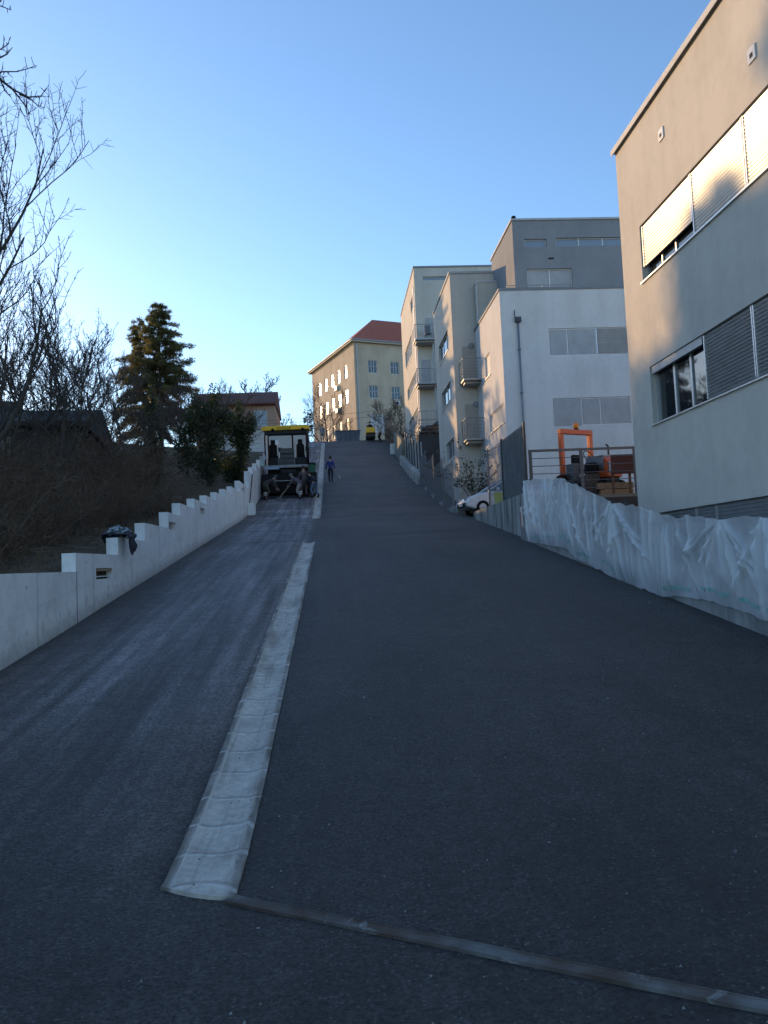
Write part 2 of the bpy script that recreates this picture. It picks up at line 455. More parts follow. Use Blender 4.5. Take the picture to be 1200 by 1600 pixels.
def wallbits(b, x0, x1, y0, y1, top):
    """front face quads with optional slot"""
    sl = [(ys_, v) for ys_, v in SLOTS.items() if y0+.35 < ys_ < y1-.35]
    lo = lambda y: G(y)-.3
    def fq(ya, yb, z0a, z0b, z1): b.quad((x1, ya, z0a), (x1, yb, z0b), (x1, yb, z1), (x1, ya, z1))
    if sl:
        ys_, (zc, wd, h) = sl[0]; a, c = ys_-wd/2, ys_+wd/2; zl, zh = zc-h/2, zc+h/2
        fq(y0, a, lo(y0), lo(a), top); fq(c, y1, lo(c), lo(y1), top)
        fq(a, c, lo(a), lo(c), zl); fq(a, c, zh, zh, top)
        xi = x1-.16
        b.quad((x1, a, zl), (x1, c, zl), (xi, c, zl), (xi, a, zl)); b.quad((x1, a, zh), (x1, c, zh), (xi, c, zh), (xi, a, zh))
        b.quad((x1, a, zl), (x1, a, zh), (xi, a, zh), (xi, a, zl)); b.quad((x1, c, zl), (x1, c, zh), (xi, c, zh), (xi, c, zl))
        dk.quad((xi, a, zl), (xi, c, zl), (xi, c, zh), (xi, a, zh)); pl.append((a, c, zl, zh))
    else:
        n = max(1, int((y1-y0)/1.5))
        for i in range(n):
            ya, yb = y0+(y1-y0)*i/n, y0+(y1-y0)*(i+1)/n; fq(ya, yb, lo(ya), lo(yb), top)
    b.quad((x0, y0, lo(y0)), (x0, y1, lo(y1)), (x0, y1, top), (x0, y0, top))
    b.quad((x0, y0, top), (x1, y0, top), (x1, y1, top), (x0, y1, top))
for i, (ya, yb, top) in enumerate(segs):
    wallbits(b, XW-TW, XW, ya, yb, top)
    z0 = segs[i-1][2] if i else G(ya)-.3
    b.quad((XW-TW, ya, z0), (XW, ya, z0), (XW, ya, top), (XW-TW, ya, top))
ye = segs[-1][1]; b.quad((XW-TW, ye, G(ye)-.3), (XW, ye, G(ye)-.3), (XW, ye, segs[-1][2]), (XW-TW, ye, segs[-1][2]))
# wall surface: formwork panels, faint lift line
t = NT('formed concrete'); x, y_, z_ = t.xyz()
n1 = t.noise(.9, 5, .6); n2 = t.noise(7, 5, .65); n3 = t.noise(70, 2); sv = t.noise(1, 4, .6, t.mapv((3, 3, .3)))
k = t.math('MULTIPLY', t.ramp(n1, .3, .7, .86, 1.06), t.math('MULTIPLY', t.ramp(n2, .3, .7, .93, 1.04), t.ramp(sv, .3, .7, .96, 1.03)))
c = t.mix(k, (0, 0, 0), (.80, .78, .755))
jn = t.ramp(t.math('ABSOLUTE', t.math('SUBTRACT', t.math('FRACT', t.math('DIVIDE', t.math('ADD', y_, .25), 2.5)), .5)), .008, .004)
c = t.mix(t.math('MULTIPLY', jn, .6), c, (.3, .29, .28))
c = t.mix(t.math('MULTIPLY', t.ramp(t.noise(1.9, 5, .7), .52, .70), .38), c, (.40, .37, .33))
hb0 = t.math('SUBTRACT', z_, t.math('SUBTRACT', t.math('MULTIPLY', y_, .13), .75)); hb0 = t.math('ADD', hb0, t.ramp(n2, .2, .8, -.10, .10))
c = t.mix(t.ramp(hb0, .30, .0, 0, .6), c, (.22, .20, .175)); c = t.mix(t.math('MULTIPLY', t.ramp(t.math('ABSOLUTE', t.math('SUBTRACT', hb0, .55)), .03, .01), .12), c, (.3, .29, .28))
c = t.mix(t.math('MULTIPLY', t.ramp(t.vor(7), .06, .035), .5), c, (.25, .24, .23))
gy = t.math('SUBTRACT', t.math('FRACT', t.math('DIVIDE', y_, 1.25)), .5); gz_ = t.math('SUBTRACT', t.math('FRACT', t.math('DIVIDE', hb0, .6)), .5)
tie = t.math('ADD', t.math('MULTIPLY', t.math('MULTIPLY', gy, gy), 1.56), t.math('MULTIPLY', t.math('MULTIPLY', gz_, gz_), .36)); c = t.mix(t.math('MULTIPLY', t.ramp(tie, .0012, .0005), .55), c, (.2, .19, .18))
t.bump(t.math('ADD', n2, t.math('MULTIPLY', n3, .4)), .25, .01)
b.build('wall_body', t.fin(c, .85), wall, wall.location)
dk.build('drain_slot', M('dark hollow', (.012, .012, .012)), wall, wall.location)
WOOD = M('raw timber', (.38, .26, .14), (.25, .17, .10), 8, .8, bump=.3)
a, c_, zl, zh = sorted(pl)[0]
MB().box(XW-.06, XW+.004, a+.03, c_-.02, zh-.05, zh-.012).build('slot_plank', WOOD, wall, wall.location)
MB().box(XW-.07, XW-.02, a+.03, c_-.02, zl+.035, zl+.055, Matrix.Translation((0, 0, 0))).build('slot_plank', WHITE, wall, wall.location)
# expansion joint strip
yj = P[0].y+.02
MB().box(XW, XW+.006, yj, yj+.02, G(yj)+.0, first.z).build('joint_strip', M('joint filler', (.2, .2, .2)), wall, wall.location)
# concrete block and pole at the wall foot
p = onX(388, 793, XW); yb_ = p.y
o = MB().box(XW+.01, XW+.34, yb_-.5, yb_+.25, G(yb_)-.1, G(yb_)+.50).build('concrete_block', CONC_W, bevel=.02)
tag(o, 'small pale concrete block at the foot of the stepped wall', 'block')
b = MB(); b.path([V((XW+.06, yb_+.1, G(yb_)+.50)), V((XW+.035, yb_+2.1, G(yb_)+1.95+.25))], .022, 8)
tag(b.build('iron_bar', BLACK), 'thin dark bar leaning on the stepped wall above the block', 'bar')

# jacket over the wall
random.seed(3)
jp = V((XW, P[1].y+.30, 0))
seg = [s_ for s_ in segs if s_[0] <= jp.y < s_[1]][0]; jt = seg[2]
JS = .8
jk = thing('draped_jacket', (XW-.1, jp.y, jt), 'crumpled dark jacket with pale folds draped over the stepped wall', 'jacket')
def jf(u, v):
    w_ = v; nn = noise.noise(V((u*5, v*3, 1)))*.09+noise.noise(V((u*13, v*7, 3)))*.045
    if abs(w_) < .5: x = w_*.36; h = .07
    else: x = math.copysign(.18+.05, w_); h = .06-(abs(w_)-.5)*(.78 if w_ > 0 else .3)*(.75+.5*math.sin(u*7+1))
    lump = .20*math.exp(-((u+.06)/.17)**2)*max(0, 1-(w_/.75)**2)
    return (x+abs(nn)*(1.2 if w_ > 0 else .4)+(.04 if w_ > .5 else 0), u+nn*.9, h+lump+nn*.8)
b = MB(); b.grid(jf, frange(-.34, .30, .025), [i/14 for i in range(-14, 15)])
jk.scale = (1, JS, JS)
t = NT('jacket cloth'); c = t.mix(t.ramp(t.noise(5, 3), .5, .62), (.02, .022, .03), (.085, .085, .12)); b.build('jacket_body', t.fin(c, .8), jk, smooth=True, solid=.012)
b = MB(); b.grid(lambda u, v: (lambda p: (p[0]*1.03+.01, p[1], p[2]+.03+.05*noise.noise(V((u*11, v*5, 7)))))(jf(u, v)), frange(-.30, .02, .025), [i/16 for i in range(-6, 10)])
t = NT('jacket lining'); c = t.mix(t.ramp(t.noise(16, 2), .5, .58), (.05, .07, .07), (.35, .38, .40)); b.build('jacket_hood', t.fin(c, .8), jk, smooth=True, solid=.01)

# ------------------------------------------------------------------ buildings
class B:
    def __init__(s, name, loc, label, cat='building', rz=0, local=False):
        s.r = thing(name, loc, label, cat, rz=rz); s.org = None if local else V(loc)
    def part(s, mb, name, mat, parent=None, **k): return mb.build(name, mat, parent or s.r, s.org, **k)
class F:
    """a facade plane: kind 's' faces -x at x=c (u along y); 'f' faces -y at y=c (u along x)"""
    def __init__(s, kind, c): s.k = kind; s.c = c
    def p(s, u, v, d=0): return (s.c+d, u, v) if s.k == 's' else (u, s.c+d, v)
    def box(s, mb, u0, u1, v0, v1, d0, d1):
        a, b = s.p(u0, v0, d0), s.p(u1, v1, d1); mb.box(a[0], b[0], a[1], b[1], a[2], b[2]); return mb
    def wall(s, mb, U0, U1, V0, V1, holes=(), dep=.2):
        us = sorted({U0, U1, *[h[0] for h in holes], *[h[1] for h in holes]}); vs = sorted({V0, V1, *[h[2] for h in holes], *[h[3] for h in holes]})
        for i in range(len(us)-1):
            for j in range(len(vs)-1):
                um, vm = (us[i]+us[i+1])/2, (vs[j]+vs[j+1])/2
                if any(h[0] < um < h[1] and h[2] < vm < h[3] for h in holes): continue
                mb.quad(s.p(us[i], vs[j]), s.p(us[i+1], vs[j]), s.p(us[i+1], vs[j+1]), s.p(us[i], vs[j+1]))
        for (a, b, c, d) in holes:
            for (q, r) in (((a, c), (b, c)), ((b, c), (b, d)), ((b, d), (a, d)), ((a, d), (a, c))):
                mb.quad(s.p(*q), s.p(*r), s.p(*r, dep), s.p(*q, dep))
def shell(bl, X0, X1, Y0, Y1, Z0, Z1, mat, sh=(), fh=(), dep=.2, name='wall', par=.3):
    """building body with street (-x) and front (-y) openings, parapet roof"""
    mb = MB(); st, fr = F('s', X0), F('f', Y0)
    st.wall(mb, Y0, Y1, Z0, Z1, sh, dep); fr.wall(mb, X0, X1, Z0, Z1, fh, dep)
    mb.quad((X1, Y0, Z0), (X1, Y1, Z0), (X1, Y1, Z1), (X1, Y0, Z1)); mb.quad((X0, Y1, Z0), (X1, Y1, Z0), (X1, Y1, Z1), (X0, Y1, Z1))
    t_ = .25
    zi = Z1-par
    mb.quad((X0+t_, Y0+t_, zi), (X1-t_, Y0+t_, zi), (X1-t_, Y1-t_, zi), (X0+t_, Y1-t_, zi))
    for (a, b, c, d) in (((X0, Y0), (X1, Y0), (X1-t_, Y0+t_), (X0+t_, Y0+t_)), ((X1, Y0), (X1, Y1), (X1-t_, Y1-t_), (X1-t_, Y0+t_)), ((X1, Y1), (X0, Y1), (X0+t_, Y1-t_), (X1-t_, Y1-t_)), ((X0, Y1), (X0, Y0), (X0+t_, Y0+t_), (X0+t_, Y1-t_))):
        mb.quad((*a, Z1), (*b, Z1), (*c, Z1), (*d, Z1)); mb.quad((*d, Z1), (*c, Z1), (*c, zi), (*d, zi))
    bl.part(mb, name, mat, fix=True)
    return st, fr
def coping(bl, X0, X1, Y0, Y1, Z, mat, h=.07, ov=.05, parent=None):
    mb = MB(); w_ = .34
    mb.box(X0-ov, X0+w_, Y0-ov, Y1+ov, Z+.003, Z+h); mb.box(X1-w_, X1+ov, Y0-ov, Y1+ov, Z+.003, Z+h)
    mb.box(X0+w_, X1-w_, Y0-ov, Y0+w_, Z+.003, Z+h); mb.box(X0+w_, X1-w_, Y1-w_, Y1+ov, Z+.003, Z+h)
    # drip lip
    mb.box(X0-ov, X0-ov+.012, Y0-ov, Y1+ov, Z-.06, Z+.003); mb.box(X0-ov+.012, X1+ov, Y0-ov, Y0-ov+.012, Z-.06, Z+.003)
    bl.part(mb, 'roof_coping', mat, parent)
def window(bl, fc, u0, u1, v0, v1, mull=(), dep=.12, fr=.05, fm=None, gm=None, sill=None, trans=(), mw=.05, ft=.06):
    mb = MB(); g = .004
    fc.box(mb, u0+g, u0+fr, v0+g, v1-g, dep, dep+ft); fc.box(mb, u1-fr, u1-g, v0+g, v1-g, dep, dep+ft)
    fc.box(mb, u0+fr, u1-fr, v0+g, v0+fr, dep, dep+ft); fc.box(mb, u0+fr, u1-fr, v1-fr, v1-g, dep, dep+ft)
    for mm in mull: fc.box(mb, mm-mw/2, mm+mw/2, v0+fr, v1-fr, dep+.003, dep+ft)
    for tv in trans:
        ed = [u0+fr]+[e for mm in mull for e in (mm-mw/2, mm+mw/2)]+[u1-fr]
        for i in range(0, len(ed), 2): fc.box(mb, ed[i], ed[i+1], tv-.015, tv+.015, dep+.01, dep+ft)
    f = bl.part(mb, 'window', fm or WHITE)
    mb = MB(); mb.quad(fc.p(u0+.02, v0+.02, dep+ft*.6), fc.p(u1-.02, v0+.02, dep+ft*.6), fc.p(u1-.02, v1-.02, dep+ft*.6), fc.p(u0+.02, v1-.02, dep+ft*.6))
    bl.part(mb, 'pane', gm or GLASS, f)
    if sill:
        mb = MB(); fc.box(mb, u0-.05, u1+.05, v0-.03, v0-.002, -.05, dep+.02); bl.part(mb, 'sill', sill, f)
    return f
def blind(bl, f, fc, u0, u1, v0, v1, dep=.05, pitch=.072, mat=None, rails=True):
    mb = MB(); n = max(2, int((v1-v0)/pitch)); p = (v1-v0)/n
    for i in range(n):
        z = v0+i*p
        a = [(z, dep+.016), (z+p*.10, dep-.008), (z+p*.74, dep-.020), (z+p*.90, dep+.016)]
        a.append((z+p, dep+.016))
        for k in range(4):
            mb.quad(fc.p(u0, a[k][0], a[k][1]), fc.p(u1, a[k][0], a[k][1]), fc.p(u1, a[k+1][0], a[k+1][1]), fc.p(u0, a[k+1][0], a[k+1][1]))
    bl.part(mb, 'slat_blind', mat or BLIND, f, fix=False)
    if rails:
        for u in (u0, u1): bl.part(fc.box(MB(), u-.018, u+.018, v0-.0, v1, dep-.03, dep+.04), 'guide_rail', ALU, f)

# ---- B1 near building on the right
b1 = B('office_block', (7.6, 18.72, 1.6), 'tall plain office block at the right edge with slat blinds and open ribbon window', 'building')
sh = [(6.0, 17.55, 8.05, 9.42), (6.0, 17.5, 4.6, 5.98), (6.0, 17.5, 1.35, 2.52)]
st1, _ = shell(b1, 7.6, 24, 2.0, 18.72, -.6, 11.9, STUC, sh, (), .24)
coping(b1, 7.6, 24, 2.0, 18.72, 11.9, M('pale roof edge', (.62, .60, .57)), .09, .09)
f = window(b1, st1, 6.0, 17.55, 8.05, 9.42, (15.0, 16.05, 16.75, 12.95, 10.8, 8.5), .14, .06, ALU, GLASS, sill=ALU)
for (a, c, lo_) in ((15.03, 17.50, 8.42), (12.98, 14.97, 8.1), (10.83, 12.92, 8.1), (8.53, 10.77, 8.1), (6.06, 8.47, 8.1)): blind(b1, f, st1, a, c, lo_, 9.40, .06)
f = window(b1, st1, 6.0, 17.5, 4.6, 5.98, (14.93, 15.75, 16.55, 13.08, 10.8, 8.5), .14, .07, ALU, GLASS, sill=ALU, mw=.08)
for (a, c) in ((13.11, 14.90), (10.83, 13.05), (8.53, 10.77), (6.06, 8.47)): blind(b1, f, st1, a, c, 4.65, 5.96, .06)
mb = MB(); st1.box(mb, 14.97, 17.46, 5.80, 5.975, .03, .13); b1.part(mb, 'blind_box', METAL, f)
f = window(b1, st1, 6.0, 17.5, 1.35, 2.52, (15.75, 14.9, 13.0), .14, .05, ALU, GLASS)
for (a, c) in ((15.78, 17.44), (14.93, 15.72), (13.03, 14.87), (6.06, 12.97)): blind(b1, f, st1, a, c, 1.4, 2.5, .075, mat=M('grey louvre', (.36, .37, .38), None, 3, .5, .5))
for (y_, z_) in ((16.05, 10.86), (12.4, 10.2)):
    mb = MB(); st1.box(mb, y_-.12, y_+.12, z_-.13, z_+.13, -.03, .0); o = b1.part(mb, 'wall_vent', WHITE, bevel=.006)
    mb = MB(); st1.box(mb, y_-.045, y_+.045, z_-.06, z_+.02, -.036, -.031); b1.part(mb, 'vent_grille', CHAR, o)

# ---- B2 middle block: lower body and penthouse
Z2 = 13.86
b2 = B('stepped_block', (7.95, 34, 3.4), 'grey terraced block with a dark penthouse behind the orange roll bar tractor', 'building')
A_ = (10.12, 15.9, 10.70, 11.98); B_ = (10.15, 13.75, 7.46, 8.74)
sh = [(36.75, 37.9, 10.63, 11.75), (34.35, 37.55, 7.78, 8.68)]
st2, fr2 = shell(b2, 7.95, 22, 34, 40.25, 3.2, Z2, STUC_P, sh, [A_, B_, (8.9, 9.9, 3.5, 4.55), (10.35, 11.1, 3.5, 4.45)], .16)
coping(b2, 7.95, 22, 34, 40.25, Z2, M('grey roof edge', (.22, .23, .25)), .06, .04)
f = window(b2, fr2, *A_, (11.0, 12.32), .05, .05, WHITE, SHUT); 
for (a, c) in ((10.17, 10.98), (11.03, 12.29)):
    mb = MB(); fr2.box(mb, a+.01, c-.01, 10.75, 11.93, .045, .06); b2.part(mb, 'roller_shutter', SHUT, f)
blind(b2, f, fr2, 12.36, 15.84, 10.74, 11.96, .045, .07, SHUT)
f = window(b2, fr2, *B_, (11.48, 12.35), .05, .05, WHITE, SHUT)
mb = MB(); fr2.box(mb, 10.16, 11.44, 7.47, 8.73, .0+.004, .03); b2.part(mb, 'roller_shutter', SHUT, f)
for (a, c) in ((11.51, 12.32), (12.38, 13.69)):
    mb = MB(); fr2.box(mb, a+.01, c-.01, 7.52, 8.69, .045, .06); b2.part(mb, 'roller_shutter', SHUT, f)
for hh in ((8.9, 9.9, 3.5, 4.55), (10.35, 11.1, 3.5, 4.45)): window(b2, fr2, *hh, (), .08, .05, WHITE, GLASS_L)
f = window(b2, st2, *sh[0], (), .04, .04, WHITE, M('bright white pane', (.72, .71, .68)), sill=ALU)  # white tone stands in for the bright reflection of this pane
f = window(b2, st2, *sh[1], (), .04, .05, WHITE, M('bright pale pane', (.62, .60, .56)), sill=ALU)  # pale tone paints the brightness of the pane, no real blind
mb = MB(); mb.path([(8.72, 33.90, 3.5), (8.72, 33.90, 12.3)], .045, 10); o = b2.part(mb, 'downpipe', M('grey zinc pipe', (.24, .26, .30), None, 5, .5, .4), smooth=True)
b2.part(MB().box(8.6, 8.86, 33.82, 34.0, 12.3, 12.52), 'pipe_hopper', METAL_D, o)
b2.part(MB().path([(8.58, 33.9, 12.5), (8.58, 33.9, 12.85)], .02, 6), 'overflow_pipe', METAL_D, o)
for z_ in (5, 7, 9, 11): b2.part(MB().box(8.66, 8.78, 33.86, 34, z_, z_+.04), 'pipe_clamp', METAL_D, o)
# penthouse
PX, PY = 9.15, 35.7
ph_h = [(9.72, 10.80, 16.54, 16.94), (11.28, 15.4, 16.55, 16.97), (9.76, 11.98, Z2+.25, 15.46)]
mb = MB(); stp, frp = F('s', PX), F('f', PY)
stp.wall(mb, PY, 40.6, Z2-.25, 17.85, (), .16); frp.wall(mb, PX, 21.7, Z2-.25, 17.85, ph_h, .16)
mb.quad((PX, PY, 17.85), (21.7, PY, 17.85), (21.7, 40.6, 17.85), (PX, 40.6, 17.85)); mb.quad((21.7, PY, Z2), (21.7, 40.6, Z2), (21.7, 40.6, 17.85), (21.7, PY, 17.85)); mb.quad((PX, 40.6, Z2), (21.7, 40.6, Z2), (21.7, 40.6, 17.85), (PX, 40.6, 17.85))
PENT = b2.part(mb, 'penthouse', STUC_D)
mb = MB(); mb.box(PX-.06, 21.8, PY-.06, 40.7, 17.853, 17.95); b2.part(mb, 'roof_edge', M('pale sheet edge', (.5, .5, .5)), PENT)
mb = MB(); mb.lathe([(.0, .32), (.1, .3), (.12, .22), (.06, .2), (.06, 0)], (9.35, PY+.4, 17.95), 10); b2.part(mb, 'roof_vent', BLACK, PENT)
for i, hh in enumerate(ph_h):
    window(b2, frp, *hh, ((10.87,) if i == 2 else ((12.4, 13.6) if i == 1 else ())), .1, .04, WHITE, GLASS_L if i < 2 else SHUT)
mb = MB(); frp.box(mb, 10.85, 11.1, 15.92, 15.98, -.05, 0); b2.part(mb, 'wall_lamp', CHAR)
# small terrace rail
mb = MB()
for x_ in (8.35, 10.0, 11.3, 12.6, 13.9, 15.2): mb.path([(x_, 34.15, Z2+.05), (x_, 34.15, Z2+.22)], .015, 6)
mb.path([(8.35, 34.15, Z2+.22), (16, 34.15, Z2+.22)], .018, 6); b2.part(mb, 'terrace_rail', METAL)
# screen wall at the far end of the terrace
mb = MB(); mb.box(8.06, 13, 39.6, 40.2, Z2-.2, 16.3); sc = b2.part(mb, 'terrace_screen', STUC)
mb = MB(); mb.box(8.02, 13, 39.56, 40.2, 16.303, 16.36); mb.box(8.01, 8.057, 39.56, 39.62, Z2, 16.3); b2.part(mb, 'screen_trim', WHITE, sc)

# ---- balcony helper (as parts of a building)
def balcony(bl, X0, X1, Y0, Y1, z, sides='fl r', h=1.05, step=.0, bars=True):
    mb = MB(); mb.box(X0, X1, Y0, Y1, z-.10, z); mb.box(X0+.1, X1-.1, Y0+.3, Y1-.1, z-.22, z-.103)
    bal = bl.part(mb, 'balcony', METAL)
    mb = MB()
    loops = []
    if 'f' in sides: loops.append(((X0, Y0), (X1, Y0)))
    if 'l' in sides: loops.append(((X0, Y1), (X0, Y0)))
    if 'r' in sides: loops.append(((X1, Y0), (X1, Y1)))
    for (a, c) in loops:
        L_ = math.hypot(c[0]-a[0], c[1]-a[1]); nb = max(2, int(L_/.55))
        for i in range(nb+1):
            q = (a[0]+(c[0]-a[0])*i/nb, a[1]+(c[1]-a[1])*i/nb); mb.path([(q[0], q[1], z), (q[0], q[1], z+h)], .02, 5)
        for k in range(6):
            mb.path([(a[0], a[1], z+h*(k+1)/6), (c[0], c[1], z+h*(k+1)/6)], .026 if k == 5 else .010, 5)
    bl.part(mb, 'railing', METAL, bal)
    return bal
# ---- B3
b3 = B('narrow_stair_block', (6.75, 40.3, 4.2), 'narrow beige block with two steel balconies on its shaded end wall', 'building')
sh = [(41.9, 45.6, 13.35, 14.5), (41.75, 45.3, 10.5, 11.55), (41.6, 44.4, 7.35, 8.35)]
st3, fr3 = shell(b3, 6.75, 9.7, 40.3, 47.2, 3.6, 17.1, STUC, sh, [], .18)
coping(b3, 6.75, 9.7, 40.3, 47.2, 17.1, M('roof edge metal', (.45, .44, .43)), .06, .05)
window(b3, st3, *sh[0], (43.0, 44.3), .09, .05, WHITE, GLASS, sill=ALU); window(b3, st3, *sh[1], (42.6, 43.6), .09, .05, WHITE, GLASS, sill=ALU); window(b3, st3, *sh[2], (43,), .09, .05, WHITE, GLASS)
for z_ in (11.0, 7.85):
    balcony(b3, 7.02, 8.5, 39.05, 40.29, z_)
    mb = MB(); fr3.box(mb, 7.22, 7.93, z_+.02, z_+2.02, -.03, 0); b3.part(mb, 'balcony_door', M('beige metal door', (.43, .38, .33)))
for (x_, z_) in ((7.72, 13.05), (7.82, 9.85), (7.9, 6.7)):
    mb = MB(); mb.lathe([(0, -.10), (.12, -.09), (.17, -.05), (.17, 0)], (x_, 40.3, z_), 12, 'y'); b3.part(mb, 'wall_lamp', M('lamp shell', (.3, .3, .3)), smooth=True)
# ---- B4
b4 = B('far_stair_block', (6.85, 57.4, 8), 'farthest beige block of the row with stacked steel balconies and outside stair', 'building')
sh = [(58.0, 60.6, 21.3, 22.5), (61.0, 66.5, 18.3, 20.0), (58.6, 66.0, 15.4, 16.5), (58.6, 66.0, 12.3, 13.6)]
st4, fr4 = shell(b4, 6.85, 15, 57.4, 69, 7.5, 24.15, STUC, sh, [(7.5, 9.4, 23.1, 23.4)], .18)
coping(b4, 6.85, 15, 57.4, 69, 24.15, M('roof edge grey', (.28, .28, .29)), .07, .05)
window(b4, fr4, 7.5, 9.4, 23.1, 23.4, (), .1, .04, WHITE, GLASS_L)
for i, hh in enumerate(sh): window(b4, st4, *hh, tuple(hh[0]+(hh[1]-hh[0])*k/4 for k in (1, 2, 3)), .08, .06, WHITE, GLASS_L, sill=ALU)
mb = MB(); mb.box(6.80, 6.849, 58.0, 58.35, 10, 22.8); b4.part(mb, 'bright_glass_strip', WHITE)  # white strip stands in for the bright reflection of a tall glass band
for z_ in (18.15, 14.8, 11.6): balcony(b4, 6.55, 8.35, 55.9, 57.39, z_)
mb = MB(); mb.path([(7.95, 56.4, 8.2), (7.95, 56.4, 18.0)], .08, 8); b4.part(mb, 'stair_post', METAL)
for z_ in (18.15, 14.8):
    mb = MB()
    for k in range(9): mb.box(8.36+k*.28, 8.66+k*.28, 56.2, 57.1, z_-.2-k*.19, z_-.16-k*.19)
    mb.path([(8.36, 56.2, z_-.15), (10.9, 56.2, z_-1.85)], .06, 5); mb.path([(8.36, 56.2, z_+.9), (10.9, 56.2, z_-.8)], .025, 5); mb.path([(8.36, 57.1, z_-.15), (10.9, 57.1, z_-1.85)], .06, 5)
    b4.part(mb, 'outside_stair', METAL)
for q in ((7.55, 8.25, 18.2, 20.15), (7.1, 7.8, 14.85, 16.9)): b4.part(fr4.box(MB(), *q, -.02, 0), 'balcony_door', SHUT)
mb = MB(); mb.box(7.35, 7.85, 56.5, 56.55, 18.6, 19.3); mb.box(7.35, 7.85, 56.1, 56.55, 18.55, 18.6)
for q in ((7.37, 56.12), (7.83, 56.12), (7.37, 56.53), (7.83, 56.53)): mb.path([(q[0], q[1], 18.16), (q[0], q[1], 18.55)], .02, 5)
tag(mb.build('chair', RAIL), 'small dark grey chair standing on the top steel balcony', 'chair')

# ---- B5 beige school building at the top
b5 = B('school_building', (3.3, 95, 13.9), 'large beige building with a red tiled hip roof at the head of the road', 'building', rz=R(20), local=True)
H5 = 15.5; L5 = 16.6; W5 = 26
rows = [(11.6, 13.35), (8.35, 10.1), (4.6, 6.4), (1.4, 3.0)]
sh = [(t_-.48, t_+.48, a, c) for (a, c) in rows for t_ in (3.1, 5.7, 8.2, 10.8, 13.4)]
fh = [(t_-.6, t_+.6, a+.1, c) for (a, c) in rows[:2] for t_ in (2.5, 5.6, 8.6, 11.7, 14.8, 18)]
fh += [(1.9, 4.1, 4.0, 6.4)]
# street face runs along local +y at x=0, end face along local +x at y=0
st5, fr5 = shell(b5, 0, W5, 0, L5, -1, H5, STUC_B, sh, fh, .2)
for hh in sh: window(b5, st5, *hh, ((hh[0]+hh[1])/2,), .05, .06, WHITE, GLASS_L)
for hh in fh[:-1]: window(b5, fr5, *hh, (hh[0]+.42, hh[1]-.42), .10, .06, WHITE, GLASS, trans=(hh[2]+(hh[3]-hh[2])*.55,))
window(b5, fr5, *fh[-1], (), .02, .04, M('grey board', (.5, .5, .52)), M('blank white panel', (.6, .6, .62)))
ROOF = NT('red roof tiles'); x, y_, z_ = ROOF.xyz()
wv = ROOF.math('FRACT', ROOF.math('MULTIPLY', z_, 4.))
c = ROOF.mix(ROOF.ramp(ROOF.noise(3, 4), .3, .7), (.36, .085, .045), (.46, .12, .06)); c = ROOF.mix(ROOF.ramp(wv, .0, .25, .5, 0), c, (.12, .035, .025)); ROOFM = ROOF.fin(c, .8)
mb = MB(); e = .45; h0, h1 = H5+.25, H5+6.0
c4 = [(-e, -e, h0), (W5+e, -e, h0), (W5+e, L5+e, h0), (-e, L5+e, h0)]; ra, rb = (6.3, L5/2, h1), (W5-6.3, L5/2, h1)
mb.quad(c4[0], c4[1], rb, ra); mb.quad(c4[2], c4[3], ra, rb); mb.tri(c4[3], c4[0], ra); mb.tri(c4[1], c4[2], rb)
rf = b5.part(mb, 'roof', ROOFM)
mb = MB(); mb.box(-e, W5+e, -e, L5+e, H5+.002, H5+.24); b5.part(mb, 'eaves', M('pale eaves', (.5, .46, .38)), rf)
mb = MB(); mb.path([(-e-.06, -e, h0), (-e-.06, L5+e, h0)], .09, 8); mb.path([(-e, -e-.06, h0), (W5+e, -e-.06, h0)], .09, 8); b5.part(mb, 'roof_gutter', M('pale zinc', (.6, .6, .6), None, 5, .35, .8), rf)
mb = MB(); mb.path([(.35, -.09, -1), (.35, -.09, H5)], .07, 8); b5.part(mb, 'downpipe', M('zinc pipe', (.45, .46, .48), None, 5, .5, .5))
for (u, v) in ((6.3, 11.0), (6.2, 8.0)):
    mb = MB(); st5.box(mb, u-.4, u+.4, v-.3, v+.3, -.32, -.02); o = b5.part(mb, 'air_conditioner', WHITE, bevel=.02)
mb = MB(); fr5.box(mb, 5.3, 6.1, 7.6, 8.2, -.32, -.02); o = b5.part(mb, 'air_conditioner', WHITE, bevel=.02)
mb = MB(); mb.lathe([(0, -.34), (.2, -.335), (.2, -.32)], (5.6, 0, 7.9), 12, 'y'); b5.part(mb, 'fan_grille', CHAR, o)

# ---- left side houses
hb = B('red_roof_house', (-6.3, 88, 14.2), 'pinkish house with a dark red roof behind the evergreen trees', 'house', local=True)
fhs = [(-2.4, -.9, 3.6, 5.5), (-6.2, -4.8, 3.6, 5.4), (-1.9, -.5, 1.4, 2.5)]
mb = MB(); fr = F('f', 0); fr.wall(mb, -9, 0, -2, 6.2, fhs, .2)
for q in (((0, 0), (0, 9)), ((0, 9), (-9, 9)), ((-9, 9), (-9, 0))): mb.quad((*q[0], -2), (*q[1], -2), (*q[1], 6.2), (*q[0], 6.2))
hb.part(mb, 'wall', M('pink render', (.42, .27, .20), (.36, .24, .18), .7, .9))
for q in fhs: window(hb, fr, *q, ((q[0]+q[1])/2,), .1, .06, WHITE, GLASS_L)
mb = MB(); mb.box(-9.2, .3, -.35, -.0, 2.85, 3.05); hb.part(mb, 'balcony_slab', M('weathered slab', (.3, .26, .22)))
mb = MB(); mb.prism([(-.7, 6.0), (9.7, 6.0), (9.7, 6.2), (4.6, 8.6), (-.7, 6.2)], 'x', -9.5, .12); hb.part(mb, 'roof', M('old dark red tiles', (.13, .045, .032), (.09, .035, .028), 2, .85, bump=.5, bsc=9, bd=.05))
ga = B('pale_garage', (-2.2, 66, 10.5), 'low pale rendered garage just uphill of the paver', 'garage', local=True)
